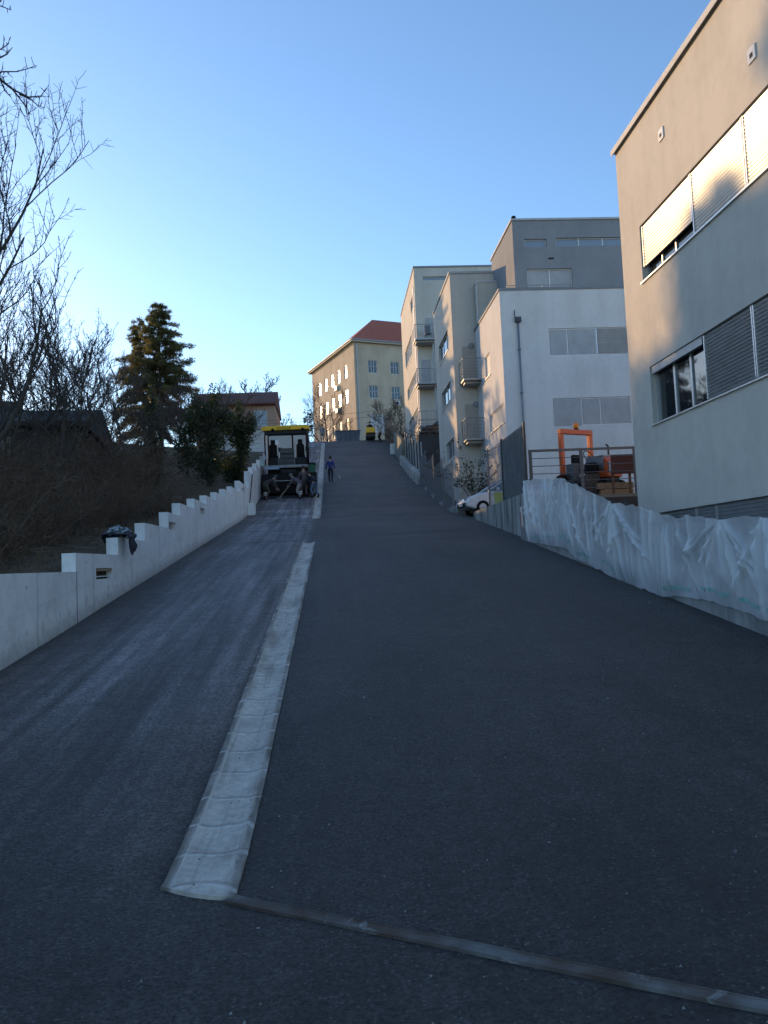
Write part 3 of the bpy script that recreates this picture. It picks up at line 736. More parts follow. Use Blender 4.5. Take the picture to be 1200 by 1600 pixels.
mb = MB(); mb.box(-7.5, 0, 0, 8, -1.5, 3.0); ga.part(mb, 'wall', M('chalky render', (.52, .50, .46), (.42, .41, .38), 1.2, .9))
mb = MB(); mb.box(-7.65, .15, -.15, 8.1, 3.003, 3.14); ga.part(mb, 'roof', M('concrete roof slab', (.34, .33, .32)))
mb = MB(); mb.box(-5.6, -3.2, -.04, 0, -.3, 2.0); o = ga.part(mb, 'garage_door', M('white garage door', (.62, .62, .6)))
mb = MB()
for k in range(1, 7): mb.box(-5.58, -3.22, -.052, -.041, -.3+k*.33, -.285+k*.33)
ga.part(mb, 'door_grooves', M('groove grey', (.4, .4, .4)), o)
mb = MB(); mb.box(-.75, -.15, -.03, 0, .9, 1.25); ga.part(mb, 'wall_vent', CHAR)

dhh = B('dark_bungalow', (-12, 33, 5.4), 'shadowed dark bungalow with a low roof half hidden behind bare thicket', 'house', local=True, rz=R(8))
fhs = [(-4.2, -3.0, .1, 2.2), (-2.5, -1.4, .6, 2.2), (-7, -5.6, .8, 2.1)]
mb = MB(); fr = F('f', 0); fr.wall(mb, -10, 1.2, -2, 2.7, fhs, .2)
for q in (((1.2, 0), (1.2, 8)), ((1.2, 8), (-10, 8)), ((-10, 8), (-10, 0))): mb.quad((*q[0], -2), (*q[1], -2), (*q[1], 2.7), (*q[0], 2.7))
dhh.part(mb, 'wall', M('backlit dark render', (.10, .09, .08), (.07, .065, .06), 1, .9))  # wall, roof and chimney coloured dark for the backlit shade
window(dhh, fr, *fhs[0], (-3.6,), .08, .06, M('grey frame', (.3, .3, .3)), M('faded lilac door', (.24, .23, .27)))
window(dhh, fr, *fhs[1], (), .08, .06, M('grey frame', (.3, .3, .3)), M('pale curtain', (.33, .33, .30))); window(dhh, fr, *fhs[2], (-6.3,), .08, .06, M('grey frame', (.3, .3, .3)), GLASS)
mb = MB(); mb.prism([(-.7, 2.5), (8.7, 2.5), (8.7, 2.7), (4, 4.1), (-.7, 2.7)], 'x', -10.5, 1.7); rf = dhh.part(mb, 'roof', M('backlit dark roof', (.035, .032, .03), (.05, .042, .035), 2, .9, bump=.5, bsc=10, bd=.05))
mb = MB(); mb.box(-3.6, -2.2, 3.6, 4.5, 3.6, 4.45); dhh.part(mb, 'chimney', M('backlit dark brick', (.06, .05, .045)), rf)

# ------------------------------------------------------------------ right side: yard, stained wall, fences
def gpt(px, py):
    d = ray(px, py); t_ = 2.
    for i in range(6000):
        p = CAM+d*t_
        if p.z < G(p.y): break
        t_ += .02
    return p
YZ = 3.44
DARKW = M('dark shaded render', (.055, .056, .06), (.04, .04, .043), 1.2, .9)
tag(MB().box(5.95, 24, 23.2, 33.99, 1.0, YZ).build('yard', concrete('yard slab', (.2, .2, .19), .5)), kind='structure')
tag(MB().box(5.95, 7.9, 34.0, 40.2, 2.5, YZ+.02).build('yard', concrete('yard slab b', (.2, .2, .19), .5)), kind='structure')
tag(MB().box(7.7, 12.5, 23.13, 23.19, 1.2, YZ-.1).build('yard_void_shade', DARKW), kind='structure')  # dark sheet stands in for the shaded void under the platform
tag(MB().box(5.8, 7.55, -2, 18.7, -1, 0.0).build('strip_footing', concrete('low yard', (.18, .18, .17), .5)), kind='structure')
pq = onY(998, 752, 19.3)
tag(MB().box(pq.x-.02, pq.x+.2, 19.0, 19.3, .3, pq.z).build('pillar', STUC_D, bevel=.01), 'short dark grey pillar against the corner of the office block', 'pillar')
# stained wall beside the entry
sw = MB(); ysw = frange(22.3, 30.6, .6)
sw.grid(lambda y, k: [(5.62, y, G(y)-.2), (5.62, y, 3.5), (5.94, y, 3.5), (5.94, y, G(y)-.2)][k], ysw, range(4))
for y_ in (22.3, 30.6): sw.quad((5.62, y_, G(y_)-.2), (5.62, y_, 3.5), (5.94, y_, 3.5), (5.94, y_, G(y_)-.2))
tag(sw.build('stained_wall', CONC_S), 'streaked grey concrete wall under the dark mesh panel beside the yard entry', 'wall')
# marker
mk = thing('marker_post', (5.5, 22.25, G(22.25)), 'thin red and white marker strip at the lower end of the streaked wall', 'marker')
MB().box(-.02, .02, -.05, .05, 0, .95).build('white_plate', WHITE, mk); MB().box(-.026, -.021, -.03, .04, .18, .8).build('red_strip', M('red reflector', (.45, .03, .04), None, 5, .4), mk)

WIRE = M('dull mesh wire', (.20, .20, .21), None, 8, .7, .2)
def mesh_panel(y0, y1, X, z0, z1, label, pitch=.05, wr=.006, group='welded mesh fence panels', net=None, post=True, rows=None, zpost=None):
    r = thing('mesh_panel', (X, y0, z0), label, 'fence panel', group)
    L_ = y1-y0; h = z1-z0
    mb = MB()
    n = int(L_/pitch)
    for i in range(1, n): mb.path([(0, i*L_/n, 0), (0, i*L_/n, h)], wr, 3)
    for z_ in (rows or [0, .2, .4, .45, .65, .85, .9, 1.]): mb.path([(0.008, 0, h*z_), (0.008, L_, h*z_)], wr*1.2, 3)
    mb.build('wire_grid', WIRE, r)
    if net:
        mb = MB(); mb.grid(lambda u, v: (.03+.02*noise.noise(V((u*1.5, v*1.2, 3))), u, v), frange(.03, L_-.03, .15), frange(.03, h-.02, .15)); mb.build('shade_net', net, r, solid=.004)
    if post:
        mb = MB(); mb.box(-.03, .03, -.035, .03, (zpost or 0), h+.06); mb.build('post', METAL_D if net else WIRE, r)
        mb = MB(); mb.box(-.03, .03, L_-.03, L_+.03, (zpost or 0), h+.06); mb.build('post', METAL_D if net else WIRE, r)
    return r
t = NT('dark shade net'); hol = t.vor(28, t.mapv((1, 1, .4)));
wv = t.ramp(t.noise(3.5, 5, .7, t.mapv((1, 1, .45))), .38, .58, .45, .97)
tr = t.add('BsdfTransparent'); mx = t.add('MixShader'); t.fin((.03, .028, .028), .95, 0, .1); t.put(mx.inputs[0], wv); t.l.new(tr.outputs[0], mx.inputs[1]); t.l.new(t.b.outputs[0], mx.inputs[2]); t.l.new(mx.outputs[0], t.out.inputs[0]); NET = t.m
pa = onX(820, 662, 5.8); pb = onX(784, 687, 5.8); pc = onX(762, 703, 5.8)
mesh_panel(22.5, pb.y, 5.78, 3.52, pa.z, 'tall mesh fence panel with torn dark net above the streaked wall', net=NET)
mesh_panel(pb.y+.08, pc.y, 5.78, 3.52, pb.z-.05, 'see-through mesh panel in front of the white car', pitch=.06, wr=.004)
# panels up the hill
yk = frange(34.4, 47.2, 3.2)
lab = ['mesh fence panel at the uphill side of the yard entry, lowest of the four', 'second mesh fence panel uphill from the entry gap with shrub behind', 'third mesh fence panel uphill from the entry gap', 'topmost mesh fence panel, next to the bare fence posts']
base = MB()
for k in range(4):
    a, c = yk[k], yk[k+1]
    mesh_panel(a+.06, c-.06, 5.45, G(a)+.35, G(a)+2.35, lab[k], pitch=.075, wr=.0052, zpost=-.6)
    base.box(5.4, 5.62, a, c-.003, G(a)-.6, G(a)+.32)
tag(base.build('fence_plinth', CONC_P), 'low stepped concrete plinth under the four mesh panels', 'plinth')
# stepped blocks with bare posts
sb = MB(); ypost = frange(47.6, 57.8, 1.7)
yy = frange(47.4, 59.5, .55); sb.grid(lambda y, k: [(5.42, y, G(y)-.4), (5.42, y, G(y)+.42), (5.75, y, G(y)+.42), (5.75, y, G(y)-.4)][k], yy, range(4))
for y_ in (47.4, 59.5): sb.quad((5.42, y_, G(y_)-.4), (5.42, y_, G(y_)+.42), (5.75, y_, G(y_)+.42), (5.75, y_, G(y_)-.4))
tag(sb.build('low_kerb_wall', CONC_P), 'low grey kerb wall below the row of bare fence posts', 'wall')
for k, y_ in enumerate(ypost):
    z_ = G(y_); b = MB(); b.prism([(y_, z_-.3), (y_+.85, z_-.1), (y_+.85, z_+.72), (y_+.3, z_+.86), (y_, z_+.58)], 'x', 5.24, 5.60)
    tag(b.build('footing_block', CONC_G, bevel=.02), 'pale slanted concrete footing block at the base of a bare post', 'block', 'footing blocks under the bare posts')
for k, y_ in enumerate(ypost):
    b = MB(); b.box(5.66, 5.74, y_+.5, y_+.58, G(y_)-.2, G(y_)+2.75)
    tag(b.build('fence_post', METAL), 'bare grey fence post standing behind a pale footing block', 'post', 'bare posts above the footing blocks')
# grey wall and plank fence near the crest
gw = MB(); yy = frange(59.6, 66, .8)
gw.grid(lambda y, k: [(5.5, y, G(y)-.3), (5.5, y, G(y)+1.9), (5.75, y, G(y)+1.9), (5.75, y, G(y)-.3)][k], yy, range(4))
for y_ in (59.6, 66): gw.quad((5.5, y_, G(y_)-.3), (5.5, y_, G(y_)+1.9), (5.75, y_, G(y_)+1.9), (5.75, y_, G(y_)-.3))
tag(gw.build('mossy_wall', concrete('mossy wall', (.27, .27, .22), .9, 1, .4)), 'short greenish grey wall beside the road above the bare posts', 'wall')
tag(MB().box(5.15, 5.6, 66.1, 66.7, G(66)-.2, G(66)+.95).build('gate_pier', CONC_W, bevel=.02), 'low white pier at the foot of the plank fence', 'pier')
random.seed(11)
pf = MB(); y_ = 67.0
while y_ < 81:
    h = 1.9+random.random()*.5; z_ = G(y_); x_ = 5.75+random.uniform(-.03, .03)
    pf.prism([(y_, z_-.2), (y_+.22, z_-.2), (y_+.22, z_+h-.06), (y_+.11, z_+h), (y_, z_+h-.05)], 'x', x_, x_+.03); y_ += .27
pfl = pf.build('plank_fence', M('weathered grey planks', (.24, .19, .15), (.13, .105, .085), 2.2, .9, bump=.4, bsc=25)); tag(pfl, 'weathered wooden plank fence climbing to the crest on the right', 'fence')
mb = MB()
for h in (.5, 1.5): mb.path([(5.81, 67, G(67)+h), (5.81, 74, G(74)+h), (5.81, 79, G(79)+h), (5.81, 81, G(81)+h)], .04, 4)
mb.build('fence_rail', WOOD, pfl)
# upper yard between the blocks
ZU = 10.25
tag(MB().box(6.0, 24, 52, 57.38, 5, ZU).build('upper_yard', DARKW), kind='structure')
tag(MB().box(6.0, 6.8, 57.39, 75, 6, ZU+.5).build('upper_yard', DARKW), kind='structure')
def railing(X0, X1, Y, z, h, label, posts, wires=4, mat=RAIL, pr=.03):
    r = thing('railing', (X0, Y, z), label, 'railing'); W_ = X1-X0
    for p_ in posts:
        MB().box(p_*W_-pr, p_*W_+pr, -.03, .03, 0, h-.03).build('post', mat, r)
    MB().box(-pr, W_+pr, -.035, .035, h-.03, h+.04).build('top_rail', mat, r)
    mb = MB()
    for k in range(1, wires+1): mb.path([(0, 0, h*k/(wires+1)), (W_, 0, h*k/(wires+1))], .012, 5)
    mb.build('wire', mat, r); return r
railing(6.05, 12, 52.2, ZU, 1.05, 'thin railing along the edge of the upper yard in front of the dark car', (0, .25, .5, .75, 1), 3, METAL, .025)
ra_ = onY(828, 705, 23.3); rb_ = onY(990, 697, 23.3)
railing(ra_.x, 10.6, 23.3, YZ, ra_.z-YZ, 'dark grey tube railing above the plastic sheeting on the yard edge', (0.0, (onY(907, 701, 23.3).x-ra_.x)/(10.6-ra_.x), .74, 1), 5, RAIL, .045)

# ---- plinth and plastic sheeting along the right edge
pn = MB(); yy = frange(2.0, 22.25, .25)
def pz(y): return G(y)+.40+.03*noise.noise(V((y*.9, 1, 4)))+.02*noise.noise(V((y*4, 2, 4)))
pn.grid(lambda y, k: [(5.45+.01*noise.noise(V((y*2, 0, 0))), y, G(y)-.2), (5.46+.012*noise.noise(V((y*3, 5, 0))), y, pz(y)-.03), (5.50, y, pz(y)), (5.8, y, pz(y)), (5.8, y, G(y)-.4)][k], yy, range(5))
for y_ in (2.0, 22.25): pn.quad((5.46, y_, G(y_)-.2), (5.46, y_, pz(y_)-.03), (5.8, y_, pz(y_)), (5.8, y_, G(y_)-.4))
tag(pn.build('concrete_plinth', CONC_P), 'weathered low concrete plinth along the right road edge under the plastic sheeting', 'plinth')
XP = 5.40
tp = [onX(px, py, XP) for px, py in ((822,751),(840,748),(880,747),(905,758),(930,771),(960,785),(1000,791),(1040,804),(1060,808),(1100,806),(1130,813),(1165,805),(1200,808),(1260,812),(1330,812))]
bp = [onX(px, py, XP) for px, py in ((825,846),(860,852),(885,856),(900,871),(940,890),(985,926),(1010,921),(1040,932),(1060,931),(1100,937),(1150,951),(1200,968),(1260,990),(1330,1010))]
def interp(pp, y):
    for i in range(len(pp)-1):
        a, c = pp[i], pp[i+1]
        if c.y <= y <= a.y: return a.z+(c.z-a.z)*(a.y-y)/(a.y-c.y)
    return pp[0].z if y > pp[0].y else pp[-1].z
pins = [onX(px, py, XP) for px, py in ((823,751),(881,747),(961,785),(1132,810),(1203,808),(1330,812))]
ytop, ybot = pins[0].y, pins[-1].y
rc = random.Random(17); CRE = []
for i, p_ in enumerate(pins):                       # fans of creases below each support
    n_ = 9
    for k in range(n_):
        f_ = (k-(n_-1)/2)/((n_-1)/2)
        CRE.append((p_.y+f_*.05, p_.y+f_*rc.uniform(.5, 1.25)*(1 if abs(f_) < .6 else 1.5), .0, rc.uniform(.45, 1.1), rc.uniform(.025, .07), rc.uniform(.03, .10)))
y_ = ybot
while y_ < ytop:                                    # hanging pleats between them
    CRE.append((y_, y_+rc.uniform(-.18, .18), rc.choice((-.05, -.05, .1, .3)), rc.uniform(.6, 1.2), rc.uniform(.02, .06), rc.uniform(.02, .085))); y_ += rc.uniform(.10, .34)
for k in range(14):                                 # long slack diagonals
    a_ = rc.uniform(ybot, ytop); CRE.append((a_, a_+rc.choice((-1, 1))*rc.uniform(.6, 1.3), rc.uniform(0, .3), rc.uniform(.8, 1.05), rc.uniform(.045, .08), rc.uniform(.03, .06)))
FOLD = []
def sheet(y, v):
    zt, zb = interp(tp, y), interp(bp, y); z = zt+(zb-zt)*v
    dx = .05*noise.noise(V((y*.8, v*.6, 5)))+.02*noise.noise(V((y*2.6, v*.8, 3)))
    for (a_, c_, va, vb, w_, A_) in CRE:
        if not va <= v <= vb or abs(y-a_) > 2.2: continue
        s_ = (v-va)/(vb-va); d_ = abs(y-(a_+(c_-a_)*s_)); ww = w_*(.5+.9*s_)
        if d_ < ww*3: dx += A_*math.exp(-(d_/ww)**1.3)*min(1, s_*4+.25)*min(1, (1-s_)*4)
    dx += .03*math.exp(-(v/.045)**2)*(.6+noise.noise(V((y*5, 0, 9))))+.02*max(0, v-.8)*5*noise.noise(V((y*3, 0, 2)))
    zz = z+(.04*noise.noise(V((y*3.3, 3, v))) if v > .85 or v < .05 else 0)
    FOLD.append(max(0, min(1, dx*8))); return (XP-.02-max(-.03, dx), y+.04*noise.noise(V((y*2, v*2, 7)))*v, zz)
t = NT('milky plastic film')
t.fin(t.mix(t.ramp(t.noise(2, 4, .6), .3, .7), (.97, .97, .97), (.90, .905, .91)), .1, 0, .6); t.bump(t.noise(9, 4, .6, t.mapv((1, 1, .5))), .25, .02)
tl = t.add('BsdfTranslucent'); t.put(tl.inputs[0], (.82, .85, .88, 1)); tr = t.add('BsdfTransparent'); t.put(tr.inputs[0], (.9, .93, .95, 1))
fo = t.add('Attribute', attribute_name='fold'); m1 = t.add('MixShader'); m1.inputs[0].default_value = .42; t.l.new(t.b.outputs[0], m1.inputs[1]); t.l.new(tl.outputs[0], m1.inputs[2])
m2 = t.add('MixShader'); t.put(m2.inputs[0], t.math('MULTIPLY', t.ramp(t.noise(1.1, 3), .38, .62, .2, .46), t.ramp(fo.outputs['Fac'], .15, .75, 1, .05))); t.l.new(m1.outputs[0], m2.inputs[1]); t.l.new(tr.outputs[0], m2.inputs[2]); t.l.new(m2.outputs[0], t.out.inputs[0]); FILM = t.m
b = MB(); b.grid(sheet, frange(ybot, ytop, .016), [i/80 for i in range(81)])
fold_ = list(FOLD); ps = b.build('plastic_sheet', FILM, smooth=True, fix=False); ps.data.attributes.new('fold', 'FLOAT', 'POINT').data.foreach_set('value', fold_); tag(ps, 'milky translucent plastic sheet hanging in folds over the fence along the right road edge', 'plastic sheet')
GPRINT = M('faded green print', (.16, .40, .34), (.35, .55, .5), 9, .5)
random.seed(5)
for (ya, yb, v) in ((20.6, 19.9, .88), (18.2, 17.2, .80), (16.6, 15.9, .86), (15.2, 14.4, .8), (12.3, 11.5, .86), (11.1, 10.3, .82), (9.9, 9.2, .84), (8.8, 8.2, .85), (19.3, 18.9, .82)):
    y_ = yb; b = MB()
    while y_ < ya:
        L_ = random.uniform(.05, .16); n_ = max(2, int(L_/.04)); dv = random.uniform(0, .03)
        for i in range(n_):
            a, c = y_+L_*i/n_, y_+L_*(i+1)/n_
            q = [sheet(a, v+dv), sheet(c, v+dv), sheet(c, v+dv+.045), sheet(a, v+dv+.045)]
            b.quad(*[(p_[0]-.012, p_[1], p_[2]) for p_ in q])
        y_ += L_+random.uniform(.015, .05)
    b.build('green_print', GPRINT, ps)
sf = thing('site_fence', (5.62, 14, G(14)), 'thin steel post fence carrying the plastic sheet', 'fence'); b = MB(); rails = MB()
for p_ in pins:
    MB().box(5.58, 5.63, p_.y-.025, p_.y+.025, G(p_.y)-.1, p_.z+.02).build('post', METAL_D, sf, sf.location)
for f_ in (.35, .70):
    rails = MB(); rails.path([(5.605, p_.y, (G(p_.y)+.4)*(1-f_)+p_.z*f_) for p_ in pins], .015, 5); rails.build('rail', METAL_D, sf, sf.location)

# ---- tractor on the yard
ORG = M('orange paint', (.70, .13, .03), (.6, .10, .025), 5, .4)
tc = onY(917, 760, 25.6)
tr_ = thing('compact_tractor', (tc.x, 25.6, YZ), 'small orange tractor with a tall roll bar and beacon behind the railing', 'tractor', rz=R(24))
b = MB()
b.box(-.72, -.58, .34, .5, .5, 2.33); b.box(.58, .72, .34, .5, .5, 2.33); b.box(-.72, .72, .33, .51, 2.332, 2.5)
rb = b.build('roll_bar', ORG, tr_, bevel=.015)
b = MB(); b.lathe([(.1, 2.505), (.1, 2.53), (.06, 2.535), (.06, 2.56)], (.06, .43, 0), 12); b.build('beacon_base', CHAR, rb)
b = MB(); b.lathe([(.085, 2.562), (.10, 2.62), (.095, 2.70), (.05, 2.75), (0, 2.765)], (.06, .43, 0), 14); b.build('beacon', M('amber lens', (.85, .25, .02), None, 5, .15), rb, smooth=True)
b = MB(); b.box(-.3, .3, -1.25, .5, .45, .8); b.build('chassis', CHAR, tr_, bevel=.03)
b = MB(); b.prism([(-1.35, .65), (-1.35, 1.18), (-1.2, 1.34), (-.35, 1.40), (-.3, .65)], 'x', -.33, .33); hd = b.build('hood', ORG, tr_, bevel=.04)
b = MB()
for k in range(7): b.box(-.36, .36, -1.22+k*.12, -1.12+k*.12, .90, 1.385)
b.box(-.28, .28, -1.38, -1.352, .8, 1.16); b.build('engine_grille', METAL, hd)
b = MB(); b.box(-.62, -.36, -.1, .3, .55, 1.25); b.build('tool_box', M('grey steel box', (.16, .17, .17), None, 5, .6), tr_, bevel=.02)
b = MB(); b.path([(.2, -.9, 1.3), (.2, -.9, 1.72), (.2, -.82, 1.8)], .035, 8); b.build('exhaust', METAL_D, hd)
b = MB(); b.box(-.25, .25, .0, .42, .95, 1.08); b.box(-.25, .25, .34, .46, 1.08, 1.62); b.build('seat', BLACK, tr_, bevel=.05)
b = MB(); b.path([(0, -.35, 1.3), (0, -.15, 1.5)], .02, 6)
b.path([(.19*math.cos(a_), -.15+.08*math.sin(a_), 1.52+.17*math.sin(a_)) for a_ in [i*math.pi/8 for i in range(17)]], .016, 5); b.build('steering_wheel', BLACK, tr_)
def wheel(par, x, y, z, r, w_, tyre=BLACK, rim=METAL, side=1):
    b = MB(); b.lathe([(r*.55, -w_/2), (r*.9, -w_/2), (r, -w_*.3), (r, w_*.3), (r*.9, w_/2), (r*.55, w_/2)], (x, y, z), 22, 'x'); tw = b.build('wheel', tyre, par, smooth=False)
    b = MB(); b.lathe([(0, -w_*.30), (r*.25, -w_*.34), (r*.56, -w_*.40), (r*.56, w_*.40), (r*.25, w_*.34), (0, w_*.30)], (x, y, z), 16, 'x'); b.build('rim', rim, tw); return tw
for s_ in (-1, 1):
    wheel(tr_, s_*.62, .35, .42, .42, .26); wheel(tr_, s_*.5, -1.0, .30, .30, .2)
    b = MB(); b.prism([(.35+.52*math.cos(a_), .42+.50*math.sin(a_)) for a_ in [R(20+i*15) for i in range(10)]]+[(.35+.47*math.cos(a_), .42+.45*math.sin(a_)) for a_ in [R(155-i*15) for i in range(10)]], 'x', s_*.62-.18, s_*.62+.18); b.build('fender', CHAR, tr_)
# clutter by the railing
bp_ = onY(972, 724, 23.75)
bo = thing('display_stand', (bp_.x, 23.75, YZ), 'square maroon board on wooden legs beside the tractor', 'board')
hz = onY(955, 741, 23.75).z-YZ; hx = .36
MB().box(-hx, hx, -.03, .03, hz, hz+.62).build('board', M('maroon board', (.10, .035, .035), (.08, .03, .03), 3, .7), bo, bevel=.01)
for x_ in (-hx+.05, hx-.12): MB().box(x_-.03, x_+.04, .031, .09, 0, hz+.5).build('leg', M('brown timber', (.16, .085, .05), None, 6, .8), bo)
for k, (px, L_, dy, nm) in enumerate(((960, 1.2, .25, 'top of the pile'), (962, 1.1, .55, 'bottom of the pile'))):
    q = onY(px, 755, 24.2); b = MB().box(q.x-L_/2, q.x+L_/2, 24.1, 24.32, YZ+(.24-.22*k), YZ+(.44-.22*k))
    tag(b.build('timber_beam', WOOD, bevel=.01), 'yellowish timber beam beside the maroon board, '+nm, 'beam')
q = onY(921, 712, 24.6)
b = MB(); b.lathe([(0, .0), (.2, .0), (.23, .05), (.23, .3), (.19, .36), (0, .36)], (0, 0, 0), 14); o = b.build('black_drum', BLACK, smooth=True); o.location = (q.x, 24.5, YZ+.78); tag(o, 'black plastic drum on a stand behind the railing', 'drum')
b = MB(); b.box(-.2, .2, -.2, .2, -.78, -.005); b.build('stand', METAL_D, o)
q = onY(975, 748, 23.0)

# ------------------------------------------------------------------ vehicles
def car(name, loc, rz, label, paint, patch=None):
    r = thing(name, loc, label, 'car', rz=rz)
    prof = [(-1.9, .42), (-1.95, .7), (-1.9, .95), (-1.2, .98), (.75, .98), (1.35, .88), (1.78, .74), (1.92, .56), (1.9, .34), (1.55, .24), (-1.7, .24)]
    b = MB()
    n = len(prof); xs_ = [-.83, -.87, -.80, .80, .87, .83]
    b.prism(prof, 'x', -.84, .84); body = b.build('body', paint, r, bevel=.07)
    b = MB(); lo_ = [(-.79, -1.86), (.79, -1.86), (.79, .95), (-.79, .95)]; hi = [(-.62, -1.45), (.62, -1.45), (.60, .12), (-.60, .12)]
    for i in range(4):
        j = (i+1) % 4; b.quad((*lo_[i], .97), (*lo_[j], .97), (*hi[j], 1.46), (*hi[i], 1.46))
    cg = b.build('windscreen', M(name+' glass', (.05, .07, .09), None, 3, .04, spec=1), body)
    b = MB(); b.prism([(-.66, 1.44), (.66, 1.44), (.6, 1.52), (0, 1.54), (-.6, 1.52)], 'y', -1.5, .16); b.build('roof', paint, body, bevel=.03)
    b = MB()
    for i in range(4):
        b.path([(*[c_*1.005 for c_ in lo_[i]], .97), (*[c_*1.01 for c_ in hi[i]], 1.46)], .035, 5)
    for s_ in (-1, 1): b.path([(s_*.795, -.45, .97), (s_*.62, -.5, 1.46)], .035, 5)
    b.build('pillar', paint, body)
    for s_ in (-1, 1):
        for y_ in (1.22, -1.22): wheel(r, s_*.76, y_, .30, .30, .2)
        b = MB(); b.box(s_*.5-.2, s_*.5+.2, 1.70, 1.885, .60, .74); b.build('headlight', M('lamp glass', (.35, .37, .4), None, 3, .1, spec=1), body, bevel=.03)
        b = MB(); b.box(s_*.845, s_*.855, -1.85, -1.5, .75, .86); b.build('tail_light', M('red lamp', (.35, .02, .03), None, 3, .2), body)
        b = MB(); b.box(s_*.84, s_*.98, .5, .62, .98, 1.1); b.build('mirror', paint, body, bevel=.03)
    b = MB(); b.box(-.55, .55, 1.90, 1.935, .34, .52); b.build('grille', BLACK, body)
    b = MB(); b.box(-.26, .26, 1.937, 1.95, .40, .50); b.build('number_plate', WHITE, body)
    if patch:
        for s_ in (-1, 1): b = MB(); b.box(s_*.848-.004, s_*.848+.004, -.9, .7, .45, .9); b.build('green_stripe', patch, body)
    return r
SIL = M('white car paint', (.66, .68, .70), None, 3, .22, .15, spec=.6)
car('parked_car', (7.35, 32.7, 3.46), R(97), 'white car with lime green stripes nosing out of the yard entry', SIL, M('lime green film', (.42, .50, .04), None, 3, .4))
car('parked_car', (8.2, 54.3, ZU), R(92), 'black car parked on the upper yard between the beige blocks', M('black car paint', (.012, .013, .016), None, 3, .2, spec=.7))

# ---- paver
GX, GYp = -2.62, 44.6
sl = math.atan(.22)
pv = thing('asphalt_paver', (GX, GYp, G(GYp)+.02), 'yellow roofed asphalt paver working uphill in the left lane', 'paver', rx=sl*.55)
CH2 = M('paver dark green grey', (.022, .026, .026), (.032, .035, .035), 4, .7, spec=.25)
b = MB(); b.box(-1.05, 1.05, .9, 4.9, .75, 1.7); b.box(-1.2, 1.2, 1.3, 3.2, 1.2, 1.74); b.build('chassis', CH2, pv, bevel=.04)
b = MB(); b.box(-1.2, 1.2, .35, 1.29, 1.60, 1.76); b.build('platform', M('worn tread plate', (.30, .31, .33), (.2, .21, .22), 7, .5, .5), pv, bevel=.01)
for s_ in (-1, 1):
    b = MB(); b.prism([(.95+.45*math.cos(a_), .45+.45*math.sin(a_)) for a_ in [R(90+20*i) for i in range(10)]]+[(4.2+.45*math.cos(a_), .45+.45*math.sin(a_)) for a_ in [R(-90+20*i) for i in range(10)]], 'x', s_*.95-.2, s_*.95+.2); b.build('crawler_track', BLACK, pv)
b = MB(); b.prism([(4.9, .5), (6.3, .7), (6.4, 1.2), (4.9, 1.3)], 'x', -1.6, 1.6); b.build('hopper', CH2, pv, bevel=.03)
# canopy
b = MB(); b.prism([(-1.36, 3.76), (1.36, 3.80), (1.36, 4.01), (1.2, 4.06), (-1.2, 4.02), (-1.36, 3.96)], 'y', .25, 2.9); cn = b.build('canopy', YEL, pv, bevel=.03)
b = MB(); b.box(-1.22, 1.22, .30, 2.8, 3.58, 3.735); b.build('canopy_frame', CHAR, cn)
tcu = bpy.data.curves.new('canopy_lettering', 'FONT'); tcu.body = 'VÖGELE'; tcu.size = .215; tcu.align_x = 'CENTER'; tcu.align_y = 'CENTER'; tcu.extrude = .004; tcu.space_character = 1.12
to = bpy.data.objects.new('tmp', tcu); COL.objects.link(to); bpy.context.view_layer.update()
me = bpy.data.meshes.new_from_object(to.evaluated_get(bpy.context.evaluated_depsgraph_get())); bpy.data.objects.remove(to)
lt = bpy.data.objects.new('canopy_lettering', me); COL.objects.link(lt); lt.parent = cn; lt.location = (-.1, .243, 3.885); lt.rotation_euler = (R(90), R(-1.3), 0); me.materials.append(BLACK)
for x_ in (-.72, 1.0):
    b = MB(); b.lathe([(0, -.06), (.09, -.05), (.09, .06)], (x_, .24, 3.80), 10, 'y'); b.build('work_lamp', BLACK, cn)
for (x_, y_) in ((-1.22, .4), (1.2, .4), (-1.22, 2.7), (1.2, 2.7), (-1.02, .42)):
    b = MB(); b.path([(x_, y_, 1.75), (x_, y_, 3.4), (x_*.96, y_+.05, 3.66)], .045, 8); b.build('canopy_post', CHAR, pv, smooth=True)
b = MB(); b.path([(.28, 2.6, 1.75), (.28, 2.6, 3.66)], .05, 8); b.build('exhaust_pipe', CHAR, pv)
for x_ in (-.80, .80):
    b = MB(); b.box(x_-.26, x_+.26, .95, 1.45, 2.2, 2.34); b.prism([(x_-.25, 2.34), (x_+.25, 2.34), (x_+.23, 2.92), (x_+.13, 3.0), (x_+.14, 3.25), (x_-.14, 3.25), (x_-.13, 3.0), (x_-.23, 2.92)], 'y', .9, 1.03); st_ = b.build('seat', BLACK, pv, bevel=.04)
    b = MB(); b.box(x_-.34, x_+.34, .8, 1.6, 1.77, 2.19); b.build('seat_base', CHAR, st_, bevel=.03)
    b = MB(); b.box(x_+.28, x_+.5, 1.1, 1.5, 2.55, 2.8); b.build('control_box', CHAR, st_, bevel=.02)
# central ladder
b = MB()
for k in range(4): b.box(-.42, .42, .5+k*.13, .66+k*.13, 1.98+k*.24, 2.01+k*.24)
b.box(-.42, .42, .98, 1.02, 1.77, 2.75); ld_ = b.build('steps', M('step metal', (.10, .105, .115), None, 6, .5, .4), pv)
for x_ in (-.46, .46):
    b = MB(); b.path([(x_, .42, 1.76), (x_, .42, 2.85), (x_, 1.0, 2.95)], .022, 6); b.build('handrail', METAL, ld_)
